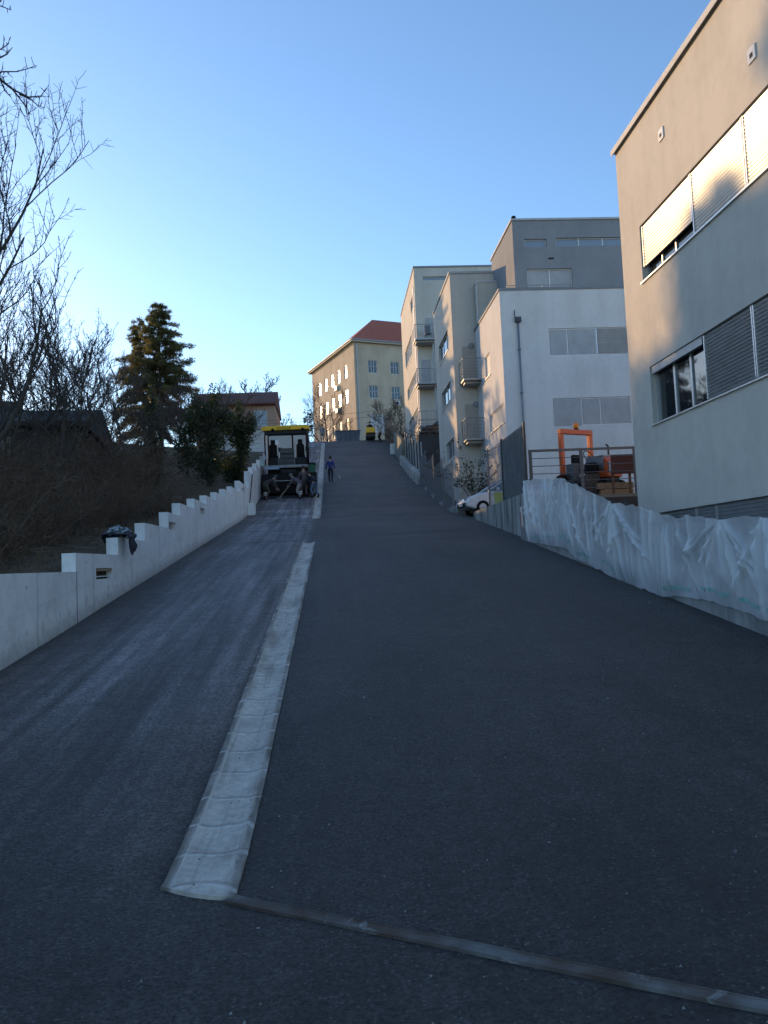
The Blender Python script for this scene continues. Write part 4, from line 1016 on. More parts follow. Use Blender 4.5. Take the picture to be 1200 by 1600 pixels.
# screed
b = MB(); b.prism([(-.35, .12), (.5, .1), (.55, .75), (.35, 1.2), (-.05, 1.25), (-.2, .84), (-.35, .8)], 'x', -1.45, 1.45); scd = b.build('screed', BLACK, pv, bevel=.02)
b = MB(); b.box(-1.0, .55, -.42, -.06, .83, .87); b.build('walkway_edge', METAL, scd)
b = MB(); b.box(-1.28, -.42, .06, .34, 1.5, 1.66); b.build('gas_tank', M('pale blue paint', (.30, .38, .48), None, 5, .4), pv, bevel=.05)
b = MB(); b.box(-.36, .5, .1, .34, 1.26, 1.5); b.build('control_housing', CHAR, pv, bevel=.03)
for x_ in (-1.38, 1.38):
    b = MB(); b.box(x_-.05, x_+.05, -.3, 1.4, .1, .75); b.build('side_plate', CHAR, scd)
b = MB(); b.lathe([(0, -.02), (.16, -.02), (.19, 0), (0, .02)], (-.75, -.2, .91), 12); b.build('warning_disc', WHITE, scd)
b = MB(); b.box(-1.5, -1.32, .2, .45, 1.75, 2.1); b.box(-1.32, -1.2, .25, .4, 2.1, 2.35); b.build('marker_board', M('pale teal board', (.45, .55, .55), None, 4, .6), pv)
# bin
bn = thing('green_bin', (-1.05-.42, 50.6, G(50.6)), 'green waste bin standing just uphill of the paver', 'bin')
b = MB(); b.prism([(-.34, 0.1), (.34, 0.1), (.40, 1.2), (-.40, 1.2)], 'y', -.35, .35); b.build('bin_body', M('green plastic', (.02, .14, .075), None, 4, .5), bn, bevel=.03)
b = MB(); b.prism([(-.43, 1.21), (.43, 1.21), (.40, 1.3), (-.4, 1.3)], 'y', -.4, .38); b.build('bin_lid', CHAR, bn, bevel=.02)
for x_ in (-.3, .3): wheel(bn, x_, .3, .1, .1, .06)

# ---- roller, skip at the crest
rp = gpt(579, 700); ry = 79.5; q = onY(579, 686, ry)
rl = thing('tandem_roller', (q.x, ry, G(ry)), 'small yellow tandem roller near the crest of the road', 'roller')
for y_ in (-.75, .85):
    b = MB(); b.lathe([(.0, -.46), (.33, -.46), (.36, -.44), (.36, .44), (.33, .46), (0, .46)], (0, y_, .36), 24, 'x'); b.build('drum', METAL_D, rl)
b = MB(); b.prism([(-1.15, .62), (-1.15, 1.15), (-.9, 1.22), (-.25, 1.2), (-.2, .72), (.3, .72), (.35, 1.1), (1.2, 1.02), (1.2, .62)], 'x', -.46, .46); b.build('body', YEL, rl, bevel=.05)
b = MB(); b.box(-.47, .47, -1.12, .5, .40, .60); b.build('frame', CHAR, rl, bevel=.02)
b = MB(); b.box(-.25, .25, -.1, .3, 1.0, 1.1); b.box(-.25, .25, -.16, -.06, 1.1, 1.45); b.build('seat', BLACK, rl, bevel=.03)
b = MB(); b.path([(-.4, -.5, 1.2), (-.4, -.5, 1.75), (.4, -.5, 1.75), (.4, -.5, 1.2)], .03, 6); b.build('roll_bar', CHAR, rl)
q = onY(543, 686, 84.5)
sk_ = thing('waste_skip', (q.x, 84.5, G(84.5)), 'blue grey waste skip standing at the head of the road', 'skip', rz=R(4))
b = MB(); b.prism([(-1.15, .1), (1.15, .1), (1.4, 1.45), (-1.4, 1.45)], 'y', -.8, .8); t = NT('scuffed skip paint'); c = t.mix(t.ramp(t.noise(2, 5, .7, t.mapv((1, 1, 2)), 1.5), .6, .66), (.07, .10, .14), (.33, .37, .41)); b.build('skip_body', t.fin(c, .6), sk_, bevel=.02)
b = MB()
for x_ in (-.8, -.27, .27, .8): b.box(x_-.04, x_+.04, -.85, -.803, .15, 1.4)
b.box(-1.44, 1.44, -.87, -.806, 1.4, 1.5); b.build('skip_rib', M('skip rib', (.06, .085, .12)), sk_)

# ------------------------------------------------------------------ people
SKIN = M('skin', (.42, .25, .18), None, 9, .6)
def ik(a, b, l1, l2, pole):
    d = b-a; L_ = min(d.length, (l1+l2)*.999); d = d.normalized()
    x = (l1*l1-l2*l2+L_*L_)/(2*L_); h = math.sqrt(max(0, l1*l1-x*x))
    p = pole-d*pole.dot(d); p = p.normalized() if p.length > 1e-4 else d.orthogonal()
    return a+d*x+p*h, a+d*L_
def skinned(name, chains, mat, parent, sub=1):
    """chains: list of [(point, radius), ...]; equal points are shared joints"""
    bm = bmesh.new(); lay = bm.verts.layers.skin.verify(); idx = {}
    def vt(p, r):
        k = tuple(round(c_, 4) for c_ in p)
        if k not in idx:
            v = bm.verts.new(p); v[lay].radius = (r, r) if not isinstance(r, tuple) else r; idx[k] = v
            if len(idx) == 1: v[lay].use_root = True
        return idx[k]
    for ch_ in chains:
        pr = None
        for p, r in ch_:
            v = vt(p, r)
            if pr is not None and pr is not v and not bm.edges.get((pr, v)): bm.edges.new((pr, v))
            pr = v
    me = bpy.data.meshes.new(name); bm.to_mesh(me); bm.free(); me.materials.append(mat)
    o = bpy.data.objects.new(name, me); COL.objects.link(o); o.parent = parent
    md = o.modifiers.new('skin', 'SKIN'); md.use_smooth_shade = True; md.branch_smoothing = .4
    o.modifiers.new('sub', 'SUBSURF').levels = sub; o.modifiers['sub'].render_levels = sub
    return o
def person(loc, label, rz=0, lean=5, hipz=.93, feet=((-.11, .02), (.11, -.02)), hands=((-.28, .05, .78), (.28, .05, .78)), top=(.05, .05, .06), legs=(.04, .04, .05), hair=(.02, .015, .012), hat=None, sc=1., headlean=None, stripe=None, group='road workers'):
    r = thing('person', loc, label, 'person', group, rz=rz); r.scale = (sc, sc, sc)
    ln = R(lean); ax = V((0, math.sin(ln), math.cos(ln)))
    pel = V((0, 0, hipz)); sp = pel+ax*.20; chs = pel+ax*.40; nk = pel+ax*.54
    hl = R(lean*.75 if headlean is None else headlean); hx = V((0, math.sin(hl), math.cos(hl)))
    hd0 = nk+hx*.10; hd1 = nk+hx*.19; hd2 = nk+hx*.27
    fwd = V((0, math.cos(hl), -math.sin(hl)))
    body = [[(pel, .10), (sp, .105), (chs, .13), (nk, .062), (hd0, .075), (hd1, .098), (hd2, .07)], [(hd1, .098), (hd1+fwd*.085-hx*.02, .03)]]
    tch = [[(pel-ax*.10, .15), (pel, .158), (sp, .16), (chs, .17), (nk-ax*.02, .085)]]; lch = [[(pel+ax*.12, .13), (pel, .15)]]; bch = []
    for s_, ft, hn in ((-1, feet[0], hands[0]), (1, feet[1], hands[1])):
        sh = chs+ax*.06+V((s_*.19, 0, 0)); el, wr = ik(sh, V(hn), .29, .26, V((s_*.6, -.5, -.6)))
        pd = (wr-el).normalized(); pm = wr+pd*.07; side = V((-s_, 0, 0)); side = (side-pd*side.dot(pd)).normalized(); pal = pd.cross(side)
        body.append([(chs, .13), (sh, .058), (el, .042), (wr, .028), (pm, .034)])
        for i in range(4):
            a = pm+pd*.03+side*(.03-.02*i)*1.0; L_ = (.065, .078, .074, .058)[i]
            body.append([(pm, .034), (a, .010), (a+pd*L_*.5+pal*.012, .009), (a+pd*L_*.75+pal*.04, .008)])
        tb = wr+pd*.03+side*.04; body.append([(pm, .034), (tb, .011), (tb+side*.02+pd*.035+pal*.01, .009)])
        tch.append([(chs, .17), (sh, .088), (el, .062), (wr-pd*.03, .048)])
        hp = pel+V((s_*.10, 0, -.05)); an = V((ft[0], ft[1], .09 if len(ft) < 3 else ft[2]+.09)); kn, an = ik(hp, an, .44, .42, V((s_*.1, 1, 0)))
        toe = an+V((0, .15, -.055))
        body.append([(pel, .10), (hp, .08), (kn, .055), (an, .04), (toe, .035)])
        lch.append([(pel, .155), (hp, .105), (kn, .078), (an+V((0, 0, .06)), .066)])
        bch.append([(an+V((0, -.03, .08)), .058), (an+V((0, -.02, -.04)), .052), (toe, .046)])
    skinned('body', body, SKIN, r); 
    c1 = M('jacket', top, mul(top, .7), 7, .85); c2 = M('trousers', legs, mul(legs, .75), 7, .85)
    skinned('jacket', tch, c1, r); skinned('trousers', lch, c2, r)
    for q in bch: skinned('boot', [q], BLACK, r)
    b = MB(); b.lathe([(.0, .115), (.06, .10), (.098, .05), (.108, 0), (.10, -.05), (.085, -.075)], (0, 0, 0), 14)
    hm = b.build('cap' if hat else 'hair', M('hat', hat) if hat else M('hair', hair, None, 30, .8), r, smooth=True, solid=.006); hm.location = hd1+hx*.025-fwd*.012; hm.rotation_euler = (-hl, 0, 0)
    b = MB()
    for s_ in (-1, 1): b.lathe([(0, -.006), (.012, -.004), (.012, .004), (0, .006)], (hd1.x+s_*.033, (hd1+fwd*.094+hx*.012).y, (hd1+fwd*.094+hx*.012).z), 8, 'y')
    b.build('eyes', BLACK, r)
    b = MB()
    for s_ in (-1, 1): b.lathe([(0, -.015), (.025, -.01), (.03, 0), (.02, .012), (0, .014)], (hd1.x+s_*.1, hd1.y, hd1.z-.01), 8, 'x')
    b.build('ears', SKIN, r)
    if stripe:
        b = MB()
        for s_, ft in ((-1, feet[0]), (1, feet[1])):
            for z_ in (.24, .36): b.lathe([(.084, z_), (.084, z_+.05)], (ft[0], ft[1]+.015, 0), 12)
        b.build('reflective_band', M('reflective band', (.6, .6, .58), None, 3, .4), r, solid=.004)
    return r
def at_ground(px, py): return gpt(px, py)
q = at_ground(413, 771); q1 = V((-3.78, 43.0, G(43.0)))
person(q1, 'worker in dark green clothes bending beside the wall behind the paver', rz=R(-65), lean=62, hipz=.88, hands=((-.2, .75, .62), (.2, .72, .55)), top=(.05, .04, .045), legs=(.05, .055, .035), hat=(.06, .065, .08), stripe=1, sc=1.02)
q2 = V((-1.80, 42.9, G(42.9)))
person(q2, 'stooping worker in pale grey trousers pushing a long handled rake behind the paver', rz=R(62), lean=55, hipz=.88, feet=((-.14, -.1), (.14, .12)), hands=((-.1, .72, .80), (.12, .5, .95)), top=(.12, .10, .125), legs=(.30, .27, .24), hat=(.16, .15, .15), stripe=1, sc=1.02)
q3 = V((-1.62, 43.5, G(43.5)))
person(q3, 'standing worker in grey brown overalls seen from behind at the paver', rz=R(8), lean=8, hands=((-.2, .28, .95), (.22, .25, .95)), top=(.095, .07, .075), legs=(.10, .08, .08), hair=(.04, .025, .02), sc=1.02)
q4 = V((-.98, 43.1, G(43.1)+.02))
person(q4, 'worker in blue jeans and dark jacket bending over the gutter by the paver', rz=R(40), lean=52, hipz=.90, feet=((-.14, .05), (.16, -.05)), hands=((-.1, .62, .72), (.2, .6, .66)), top=(.018, .02, .03), legs=(.10, .15, .24), sc=1.02)
q5 = V((-1.22, 43.9, G(43.9)))
person(q5, 'crouching worker in black half hidden beside the one in blue jeans', rz=R(30), lean=48, hipz=.62, feet=((-.16, .18), (.16, -.12)), hands=((-.2, .55, .45), (.2, .55, .4)), top=(.02, .02, .024), legs=(.03, .03, .034), sc=1.0)
q6 = at_ground(517, 753)
person(q6, 'worker in a blue jacket walking up the road with a pale shovel', rz=R(-8), lean=10, feet=((-.12, .2), (.12, -.22)), hands=((-.34, .08, .82), (.30, .0, .84)), top=(.035, .05, .20), legs=(.025, .027, .04), sc=.98)
q7 = V((-.82, 78.6, G(78.6)+.03))
person(q7, 'man in a pale grey jacket standing where the gutter ends at the crest', rz=R(150), lean=4, top=(.22, .22, .27), legs=(.16, .15, .15), hair=(.12, .06, .035), sc=1.05)
q8 = V((5.05, 77.5, G(77.5)))
person(q8, 'man in a whitish top and dark trousers beside the plank fence', rz=R(60), lean=22, top=(.45, .45, .46), legs=(.025, .027, .035), hat=(.4, .38, .36), sc=1.05)
person(V((rl.location.x, ry+.12, G(ry)+.18)), 'dark clothed driver sitting on the yellow roller', rz=R(180), lean=3, hipz=.98, feet=((-.16, .45, .45), (.16, .45, .45)), hands=((-.2, .42, 1.25), (.2, .42, 1.25)), top=(.02, .02, .024), legs=(.025, .025, .03))
# tools
def tool(name, a, c, label, blade, cat, w_=.22):
    a, c = V(a), V(c); r = thing(name, c, label, cat); d_ = (a-c).normalized()
    b = MB(); b.path([V((0, 0, 0))+d_*.16, a-c], .019, 6); b.build('shaft', M('wooden shaft', (.42, .31, .19), None, 9, .7), r)
    side = d_.cross(V((0, 0, 1))).normalized(); nn = side.cross(d_)
    b = MB(); b.grid(lambda u, v: d_*(v*.26)+side*u*(1-.15*(v-.5))+nn*(.04*(u/w_)**2+.01), [w_*(i/6-.5)*1.1 for i in range(7)], [i/5*.9-.2 for i in range(6)]); b.build('blade', blade, r, solid=.006)
    return r
m2 = Matrix.Translation(q2) @ Matrix.Rotation(R(62), 4, 'Z')
h2 = m2 @ V((.0, .66, .86)); hb_ = m2 @ V((.12, .35, 1.05))
dr = V((-3.05, 42.6, G(42.55)+.05))
tool('rake', h2+(h2-dr)*.28, dr, 'long handled asphalt rake held by the stooping worker', M('rake steel', (.25, .24, .22), None, 8, .5, .6), 'rake', .45)
m6 = Matrix.Translation(q6) @ Matrix.Rotation(R(-8), 4, 'Z')
h6 = m6 @ V((.31, .02, .80)); dd = h6+V((.22, -.05, -.42)).normalized()*.62
tool('shovel', h6+(h6-dd)*.55, dd, 'pale bladed shovel carried by the worker in the blue jacket', M('pale shovel steel', (.62, .62, .60), None, 8, .4), 'shovel', .24)
b = MB(); random.seed(8)
b.grid(lambda x, y: (x, y, G(y)+.025+max(0, .10*noise.noise(V((x*3, y*3, 0)))+.04*noise.noise(V((x*12, y*12, 2))))*(1-abs((x+2.6)/1.6)**4)), frange(-4.1, -1.1, .07), frange(43.25, 44.2, .07))
tag(b.build('loose_asphalt', asphalt('loose hot asphalt', (.02, .02, .022), .8, .1, 7)), 'dark strip of loose hot asphalt behind the paver', kind='stuff')

# ------------------------------------------------------------------ vegetation
def rvec(rng): 
    while True:
        p = V((rng.uniform(-1, 1), rng.uniform(-1, 1), rng.uniform(-1, 1)))
        if .05 < p.length < 1: return p.normalized()
def bare_tree(name, seed, H, r, label, group, nl=8, lift=.35, spread=1., twiggy=1., fork=.3, mat=(None, None), spurs=True, loc=(0,0,0), kids=6, mn=1.):
    rng = random.Random(seed); tr_b, cr = MB(), MB()
    root = thing(name, loc, label, 'tree', group)
    def limb(mb, p, d, L_, r0_, r1_, n, wob, lft, sides):
        pts, rad = [p.copy()], [r0_]; d = d.copy()
        for i in range(n):
            d = (d+rvec(rng)*wob+V((0, 0, lft))).normalized(); p = p+d*(L_/n); pts.append(p.copy()); rad.append(r0_+(r1_-r0_)*(i+1)/n)
        mb.path(pts, rad, sides, cap=False); return pts, rad
    tp_, trd = limb(tr_b, V((0, 0, -.3)), V((rng.uniform(-.08, .08), rng.uniform(-.08, .08), 1)), H*.62, r, r*.45, 7, .09, .05, 8)
    ends = []
    def pick(pts, rad, f):
        x = f*(len(pts)-1); i = min(int(x), len(pts)-2); k = x-i
        return pts[i].lerp(pts[i+1], k), rad[i]+(rad[i+1]-rad[i])*k, (pts[i+1]-pts[i]).normalized()
    for i in range(nl):
        f = fork+(1-fork)*(i+.5)/nl if i < nl-1 else 1.
        p, rr, d = pick(tp_, trd, f); an = i*2.4+rng.random(); sd = V((math.cos(an), math.sin(an), .0))
        dd = (d*(.45+.5*f)+sd*spread).normalized(); L1 = H*(.52-.18*f)*rng.uniform(.8, 1.15)
        P1, R1 = limb(tr_b if rr > .05 else cr, p, dd, L1, rr*.62, rr*.16, 6, .16, lift*.35, 6)
        for j in range(kids):
            f2 = .22+.78*(j+rng.random())/kids; p2, r2, d2 = pick(P1, R1, f2)
            dd2 = (d2*.8+rvec(rng)*.75+V((0, 0, lift*.6))).normalized(); L2 = L1*(.62-.3*f2)*rng.uniform(.7, 1.2)
            P2, R2 = limb(cr, p2, dd2, L2, max(r2*.6, .011*mn), .006*mn, 5, .2, lift*.3, 4)
            nt_ = int((4+rng.random()*3)*twiggy)
            for k in range(nt_):
                f3 = .15+.85*(k+rng.random())/nt_; p3, r3, d3 = pick(P2, R2, f3)
                dd3 = (d3*.8+rvec(rng)*.8+V((0, 0, lift*.7))).normalized(); L3 = L2*rng.uniform(.3, .65)
                P3, R3 = limb(cr, p3, dd3, L3, max(r3*.6, .007*mn), .0042*mn, 4, .22, lift*.25, 3)
                if spurs:
                    for s_ in range(int(2+L3*4*twiggy)):
                        p4, r4, d4 = pick(P3, R3, .1+.9*rng.random()); dd4 = (d4*.6+rvec(rng)*.9+V((0, 0, .2))).normalized()
                        limb(cr, p4, dd4, rng.uniform(.06, .30)*(.4+L3*.5),   .005*mn, .0035*mn, 2, .2, .1, 3)
    tr_b.build('trunk', mat[0] or BARK, root, fix=False, smooth=True); cr.build('crown', mat[1] or TWIG, root, fix=False)
    return root
def gz(x, y): return T(x, y)-.05
t1 = bare_tree('fruit_tree', 4, 10.2, .125, 'large bare fruit tree with upswept twigs at the left edge of the picture', None, 12, .62, 1.15, 1.7, .12, loc=(-7.5, 14.2, gz(-7.5, 14.2)), kids=8)
dup(t1, (-9.6, 19.5, gz(-9.6, 19.5)), 2.3, .92, 'bare fruit tree with upswept twigs standing behind the nearest one at the left edge')
t2 = bare_tree('bare_tree', 21, 8.0, .095, 'bare forked tree before the right end of the bungalow', None, 10, .4, 1.2, 1.5, .1, loc=(-9.4, 27, gz(-9.4, 27)), kids=8, mn=1.5)
t3 = bare_tree('bare_tree', 33, 7.4, .085, 'bare tangled tree in front of the bungalow windows', None, 11, .3, 1.3, 1.6, .1, loc=(-12.3, 29.5, gz(-12.3, 29.5)), kids=8, mn=1.5)
t4 = bare_tree('bare_tree', 45, 9, .16, 'bare tree with a wide crown standing behind the red roofed house', None, 9, .3, 1.1, 1.3, .25, loc=(-10.5, 100, gz(-10.5, 100)), mn=4, kids=7)
t4.scale = (1.35, 1.35, 1.4)
dup(t2, (-14.8, 24, gz(-14.8, 24)), 2.1, .95, 'bare tree at the left edge above the thicket')
dup(t3, (-10.6, 36, gz(-10.6, 36)), 4.0, 1.05, 'bare tree just left of the tall conifer')
for (x_, y_, rz_, sc_, lb) in ((-8.4, 45.5, 2.9, .82, 'bare tree growing up through the broad ivy covered tree'), (-7.2, 52, 1.7, .9, 'bare tree in front of the red roofed house'), (-15.8, 44, .5, 1.15, 'wide bare tree behind the bungalow roof'), (-12.6, 48, 3.1, 1.0, 'bare tree whose twigs cross the lower part of the tall conifer'), (-19.5, 41, 5.1, 1.2, 'bare tree rising behind the left end of the bungalow roof'), (-10.9, 58, 2.2, .95, 'bare tree between the conifer and the broad ivy covered tree')): dup(t3 if sc_ < 1.1 else t2, (x_, y_, gz(x_, y_)), rz_, sc_, lb)
dup(t3, (-8.1, 47, gz(-8.1, 47)), 1.0, .78, 'thin bare tree just right of the tall conifer')
dup(t2, (-13.2, 104, G(100)), .7, 1.05, 'bare tree left of the wide crowned tree behind the red roofed house')
dup(t3, (-3.9, 112, G(100)), 2.7, 1.35, 'slim bare tree rising between the red roofed house and the beige building')
q = onY(513, 690, 88); dup(t2, (q.x, 88, G(88)), 1.6, 1.0, 'bare street tree in front of the sunlit face of the beige building')
q = onY(531, 690, 90); dup(t3, (q.x, 90, G(90)), .4, .62, 'small bare tree above the waste skip')
for (px, Y, sc_, rz, lb) in ((600, 83, .72, 3.3, 'bare bush tree behind the plank fence'), (616, 79, .66, 5.2, 'dense bare bush tree at the corner of the farthest balcony block')):
    q = onY(px, 690, Y); dup(t3, (q.x+.6, Y, G(Y)), rz, sc_, lb)
# overhanging branch of a tree just outside the picture
rng = random.Random(9)
ob = thing('overhanging_tree', (-7.6, 10.5, gz(-7.6, 10.5)), 'bare tree mostly outside the picture whose drooping branch enters at the upper left', 'tree')
b = MB(); L0 = V(ob.location)
tip0 = onX(-30, 95, -5.2)
b.path([V((0, 0, -.3)), V((-.1, .1, 3)), V((0, .0, 6)), V((.2, -.1, 9.5))], [.2, .17, .13, .08], 8); b.build('trunk', BARK, ob, smooth=True)
b = MB()
def dr_branch(pix, Y, r0_, r1_):
    pts = [onY(px, py, Y+.12*i)-L0 for i, (px, py) in enumerate(pix)]; n_ = len(pts)
    b.path(pts, [r0_+(r1_-r0_)*i/(n_-1) for i in range(n_)], 5, cap=False); return pts
for pix in ([(-240, 120), (-120, 90), (-40, 100), (0, 124), (20, 140), (45, 152), (64, 150), (72, 138)], [(-20, 118), (5, 112), (25, 112), (42, 108), (57, 102)], [(20, 140), (34, 158), (44, 172), (46, 187)], [(30, 147), (48, 155), (58, 164), (70, 169)], [(0, 124), (8, 142), (18, 153)], [(0, 90), (12, 84), (14, 78)], [(-25, 60), (-5, 80), (6, 74), (14, 68)], [(-30, 0), (-8, 6), (8, 12), (18, 16)], [(-22, 12), (-4, 4), (8, -4)]):
    pts = dr_branch(pix, 10.5, .03 if pix[0][0] < -100 else .012, .0045)
    for i in range(len(pts)-1):
        for _ in range(3):
            p = pts[i].lerp(pts[i+1], rng.random()); dd = ((pts[i+1]-pts[i]).normalized()*.5+rvec(rng)+V((0, 0, .3))).normalized()
            b.path([p, p+dd*.05, p+dd*.05+(dd+V((0, 0, .6)))*rng.uniform(.02, .08)], [.006, .005, .004], 3, cap=False)
b.path([V((0, 0, 6)), onY(-240, 120, 10.5)-L0], [.08, .03], 6)
b.build('branch', TWIG, ob, fix=False)

def leaf_crown(mb, blobs, n, size, rng, flat=.3):
    tot = sum(bl_[1][0]*bl_[1][1]*bl_[1][2] for bl_ in blobs)
    for (c_, rd) in blobs:
        for _ in range(int(n*rd[0]*rd[1]*rd[2]/tot)):
            d_ = rvec(rng); k = rng.random()**.45; nz = 1+.35*noise.noise(V((c_[0]+d_.x*2, c_[1]+d_.y*2, c_[2]+d_.z*2))*1.3)
            p = V((c_[0]+d_.x*rd[0]*k*nz, c_[1]+d_.y*rd[1]*k*nz, c_[2]+d_.z*rd[2]*k*nz))
            a = rvec(rng); e_ = a.cross(rvec(rng)).normalized(); s_ = size*rng.uniform(.6, 1.3)
            mb.quad(p-a*s_, p+e_*s_*.55, p+a*s_, p-e_*s_*.55)
def conifer(seed, H, loc, label, rb=.2, wid=.24, droop=.35, dens=1., lean=0):
    rng = random.Random(seed); r = thing('conifer', loc, label, 'tree', None); tb, cb = MB(), MB()
    tb.path([(0, 0, -.4), (lean*.3, 0, H*.35), (lean*.8, 0, H*.7), (lean, 0, H)], [rb, rb*.75, rb*.4, .02], 9)
    z_ = H*.14
    while z_ < H*.985:
        f = z_/H; nb = rng.randint(2, 5); 
        for i in range(nb):
            an = rng.uniform(0, 6.283); L_ = H*wid*(1-f)**.72*rng.uniform(.35, 1.2)*(.75 if f < .3 else 1)+.15
            if rng.random() < .12: continue
            o_ = V((lean*f, 0, z_+rng.uniform(-.2, .2))); d0 = V((math.cos(an), math.sin(an), rng.uniform(-.12, .5)))
            pts = []
            for k in range(6):
                u = k/5; pts.append(o_+d0*L_*u+V((0, 0, -droop*L_*u*u*.9+(.18*L_*max(0, u-.75)))))
            cb_n = int(26*L_*dens)
            tb.path(pts, [.035*(1-f)+.012-.006*k/5 for k in range(6)], 4, cap=False)
            for _ in range(cb_n):
                u = .12+.88*rng.random()**.8; x_ = u*5; k = min(4, int(x_)); p = pts[k].lerp(pts[k+1], x_-k)+rvec(rng)*.10*L_**.5
                d_ = (pts[k+1]-pts[k]).normalized(); sd = d_.cross(V((0, 0, 1))).normalized()*rng.choice((-1, 1))
                tw = (d_*.55+sd*rng.uniform(.05, .9)+V((0, 0, rng.uniform(-.85, .55)))).normalized(); l2 = rng.uniform(.18, .5)*(1.1-.35*u)
                for _ in range(3):
                    t2 = (tw+rvec(rng)*.45).normalized(); e_ = t2.cross(rvec(rng)).normalized()*rng.uniform(.012, .026)
                    cb.quad(p, p+t2*l2*.5+e_, p+t2*l2, p+t2*l2*.5-e_)
        z_ += rng.uniform(.12, .30)*(1.25-.5*f)
    tb.build('trunk', BARK, r, fix=False); cb.build('crown', NEED, r, fix=False); return r
conifer(5, 14.2, (-15.7, 72, gz(-15.7, 72)), 'tall shaggy conifer standing above the thicket on the left', .22, .40, .28, 3.2)
conifer(8, 13.6, (-17.9, 75, gz(-17.9, 75)), 'slightly lower conifer with a drooping tip just behind the tall one', .2, .30, .5, 2.4, -.3)
q = onY(481, 665, 82); conifer(13, 3.6, (q.x, 82, G(82)), 'tiny dark conifer above the paver roof', .07, .22, .2, 1.)
def ivy_tree(seed, loc, H, label, blobs, n):
    rng = random.Random(seed); r = thing('ivy_tree', loc, label, 'tree', None); tb, cb = MB(), MB()
    tb.path([(0, 0, -.3), (.05, 0, H*.3), (-.05, 0, H*.7), (.1, 0, H*.95)], [.16, .14, .09, .03], 8)
    for i in range(14):
        an = rng.uniform(0, 6.28); z_ = H*rng.uniform(.35, .9); d_ = V((math.cos(an), math.sin(an), .6)); p = V((0, 0, z_))
        tb.path([p, p+d_*H*.12, p+d_*H*.22+V((0, 0, .3))], [.05, .03, .01], 4, cap=False)
        for _ in range(4):
            q_ = p+d_*H*rng.uniform(.08, .22); e_ = (d_+rvec(rng)).normalized(); tb.path([q_, q_+e_*.5, q_+e_*.9+V((0, 0, .2))], [.012, .009, .005], 3, cap=False)
    leaf_crown(cb, blobs, n, .075, rng)
    for z_ in frange(.2, H*.5, .08):
        for _ in range(10):
            an = rng.uniform(0, 6.28); p = V((.17*math.cos(an), .17*math.sin(an), z_)); a = rvec(rng); e_ = rvec(rng); cb.quad(p-a*.06, p+e_*.04, p+a*.06, p-e_*.04)
    tb.build('trunk', BARK, r, fix=False); cb.build('crown', IVY, r, fix=False); return r
q = onY(375, 740, 44.5)
ivy_tree(3, (q.x, 44.5, gz(q.x, 44.5)), 4.3, 'dark ivy clad tree on the bank above the stepped wall, left of the paver', [((.1, 0, 2.9), (.75, .7, 1.0)), ((-.5, 0, 3.4), (.6, .6, .7)), ((.2, 0, 1.9), (.45, .5, .7)), ((.75, 0, 3.5), (.35, .4, .7)), ((-.3, 0, .9), (.8, .7, .9)), ((.0, 0, 4.2), (.35, .35, .7))], 6500)
q = onY(332, 770, 40)
ivy_tree(4, (-6.6, 41.5, gz(-6.6, 41.5)), 5.0, 'broad dark ivy covered tree between the conifer and the red roofed house', [((-.1, 0, 3.9), (1.0, .9, .9)), ((.9, .2, 3.7), (.7, .7, .7)), ((-.9, 0, 3.1), (.7, .7, .9)), ((.3, 0, 2.6), (.7, .7, .6)), ((0, 0, 1.4), (.9, .8, 1.2)), ((-1.3, .2, 2.0), (.6, .6, 1.3)), ((.4, 0, 4.9), (.4, .4, .8)), ((-.6, 0, 4.7), (.35, .35, .6))], 8500)
ivy_tree(6, (-9.2, 40, gz(-9.2, 40)), 5.2, 'slim dark evergreen column under the tall conifer', [((0, 0, 1.6), (.62, .62, 1.7)), ((0, 0, 3.2), (.5, .5, 1.5)), ((0, 0, 4.6), (.3, .3, .9))], 3600)

# brambles and shrubs ----------------------------------------------
def thicket(seed, n, h, w_, leaves, loc, name='bramble_bush', mat=BRAM, lmat=LEAFD, lsize=.035, label='', group=None):
    rng = random.Random(seed); r = thing(name, loc, label, 'bush', group); sb, lb = MB(), MB()
    for _ in range(n):
        an = rng.uniform(0, 6.28); p = V((rng.gauss(0, w_*.3), rng.gauss(0, w_*.3), -.1)); d_ = V((math.cos(an)*.4, math.sin(an)*.4, 1)).normalized()
        L_ = h*rng.uniform(.5, 1.25); pts = [p]; k = 6
        for i in range(k):
            d_ = (d_+rvec(rng)*.22+V((math.cos(an)*.06, math.sin(an)*.06, -.09))).normalized(); pts.append(pts[-1]+d_*L_/k)
        sb.path(pts, [.011-.0012*i for i in range(k+1)], 3, cap=False)
        for i in range(2, k+1):
            for _ in range(3):
                e_ = (d_+rvec(rng)*1.1).normalized(); q_ = pts[i-1].lerp(pts[i], rng.random()); q2_ = q_+e_*L_*rng.uniform(.08, .22)
                sb.path([q_, q_.lerp(q2_, .5)+rvec(rng)*.02, q2_], [.006, .005, .0035], 3, cap=False)
                if rng.random() < leaves:
                    for _ in range(2):
                        c_ = q_.lerp(q2_, rng.random()); a = rvec(rng); f_ = rvec(rng); s_ = lsize*rng.uniform(.7, 1.4); lb.quad(c_-a*s_, c_+f_*s_*.6, c_+a*s_, c_-f_*s_*.6)
    sb.build('stems', mat, r, fix=False)
    if lb.v: lb.build('foliage', lmat, r, fix=False)
    return r
GB = 'bare brown bushes crowding the left bank'
LBL = 'bare brown bramble bush in the dark thicket on the left bank'
prot = [thicket(50+i, 70, (1.9, 2.4, 1.6)[i], (1.3, 1.5, 1.6)[i], (.35, .2, .5)[i], (0, 0, 0), label=LBL, group=GB) for i in range(3)]
rng = random.Random(77); spots = []
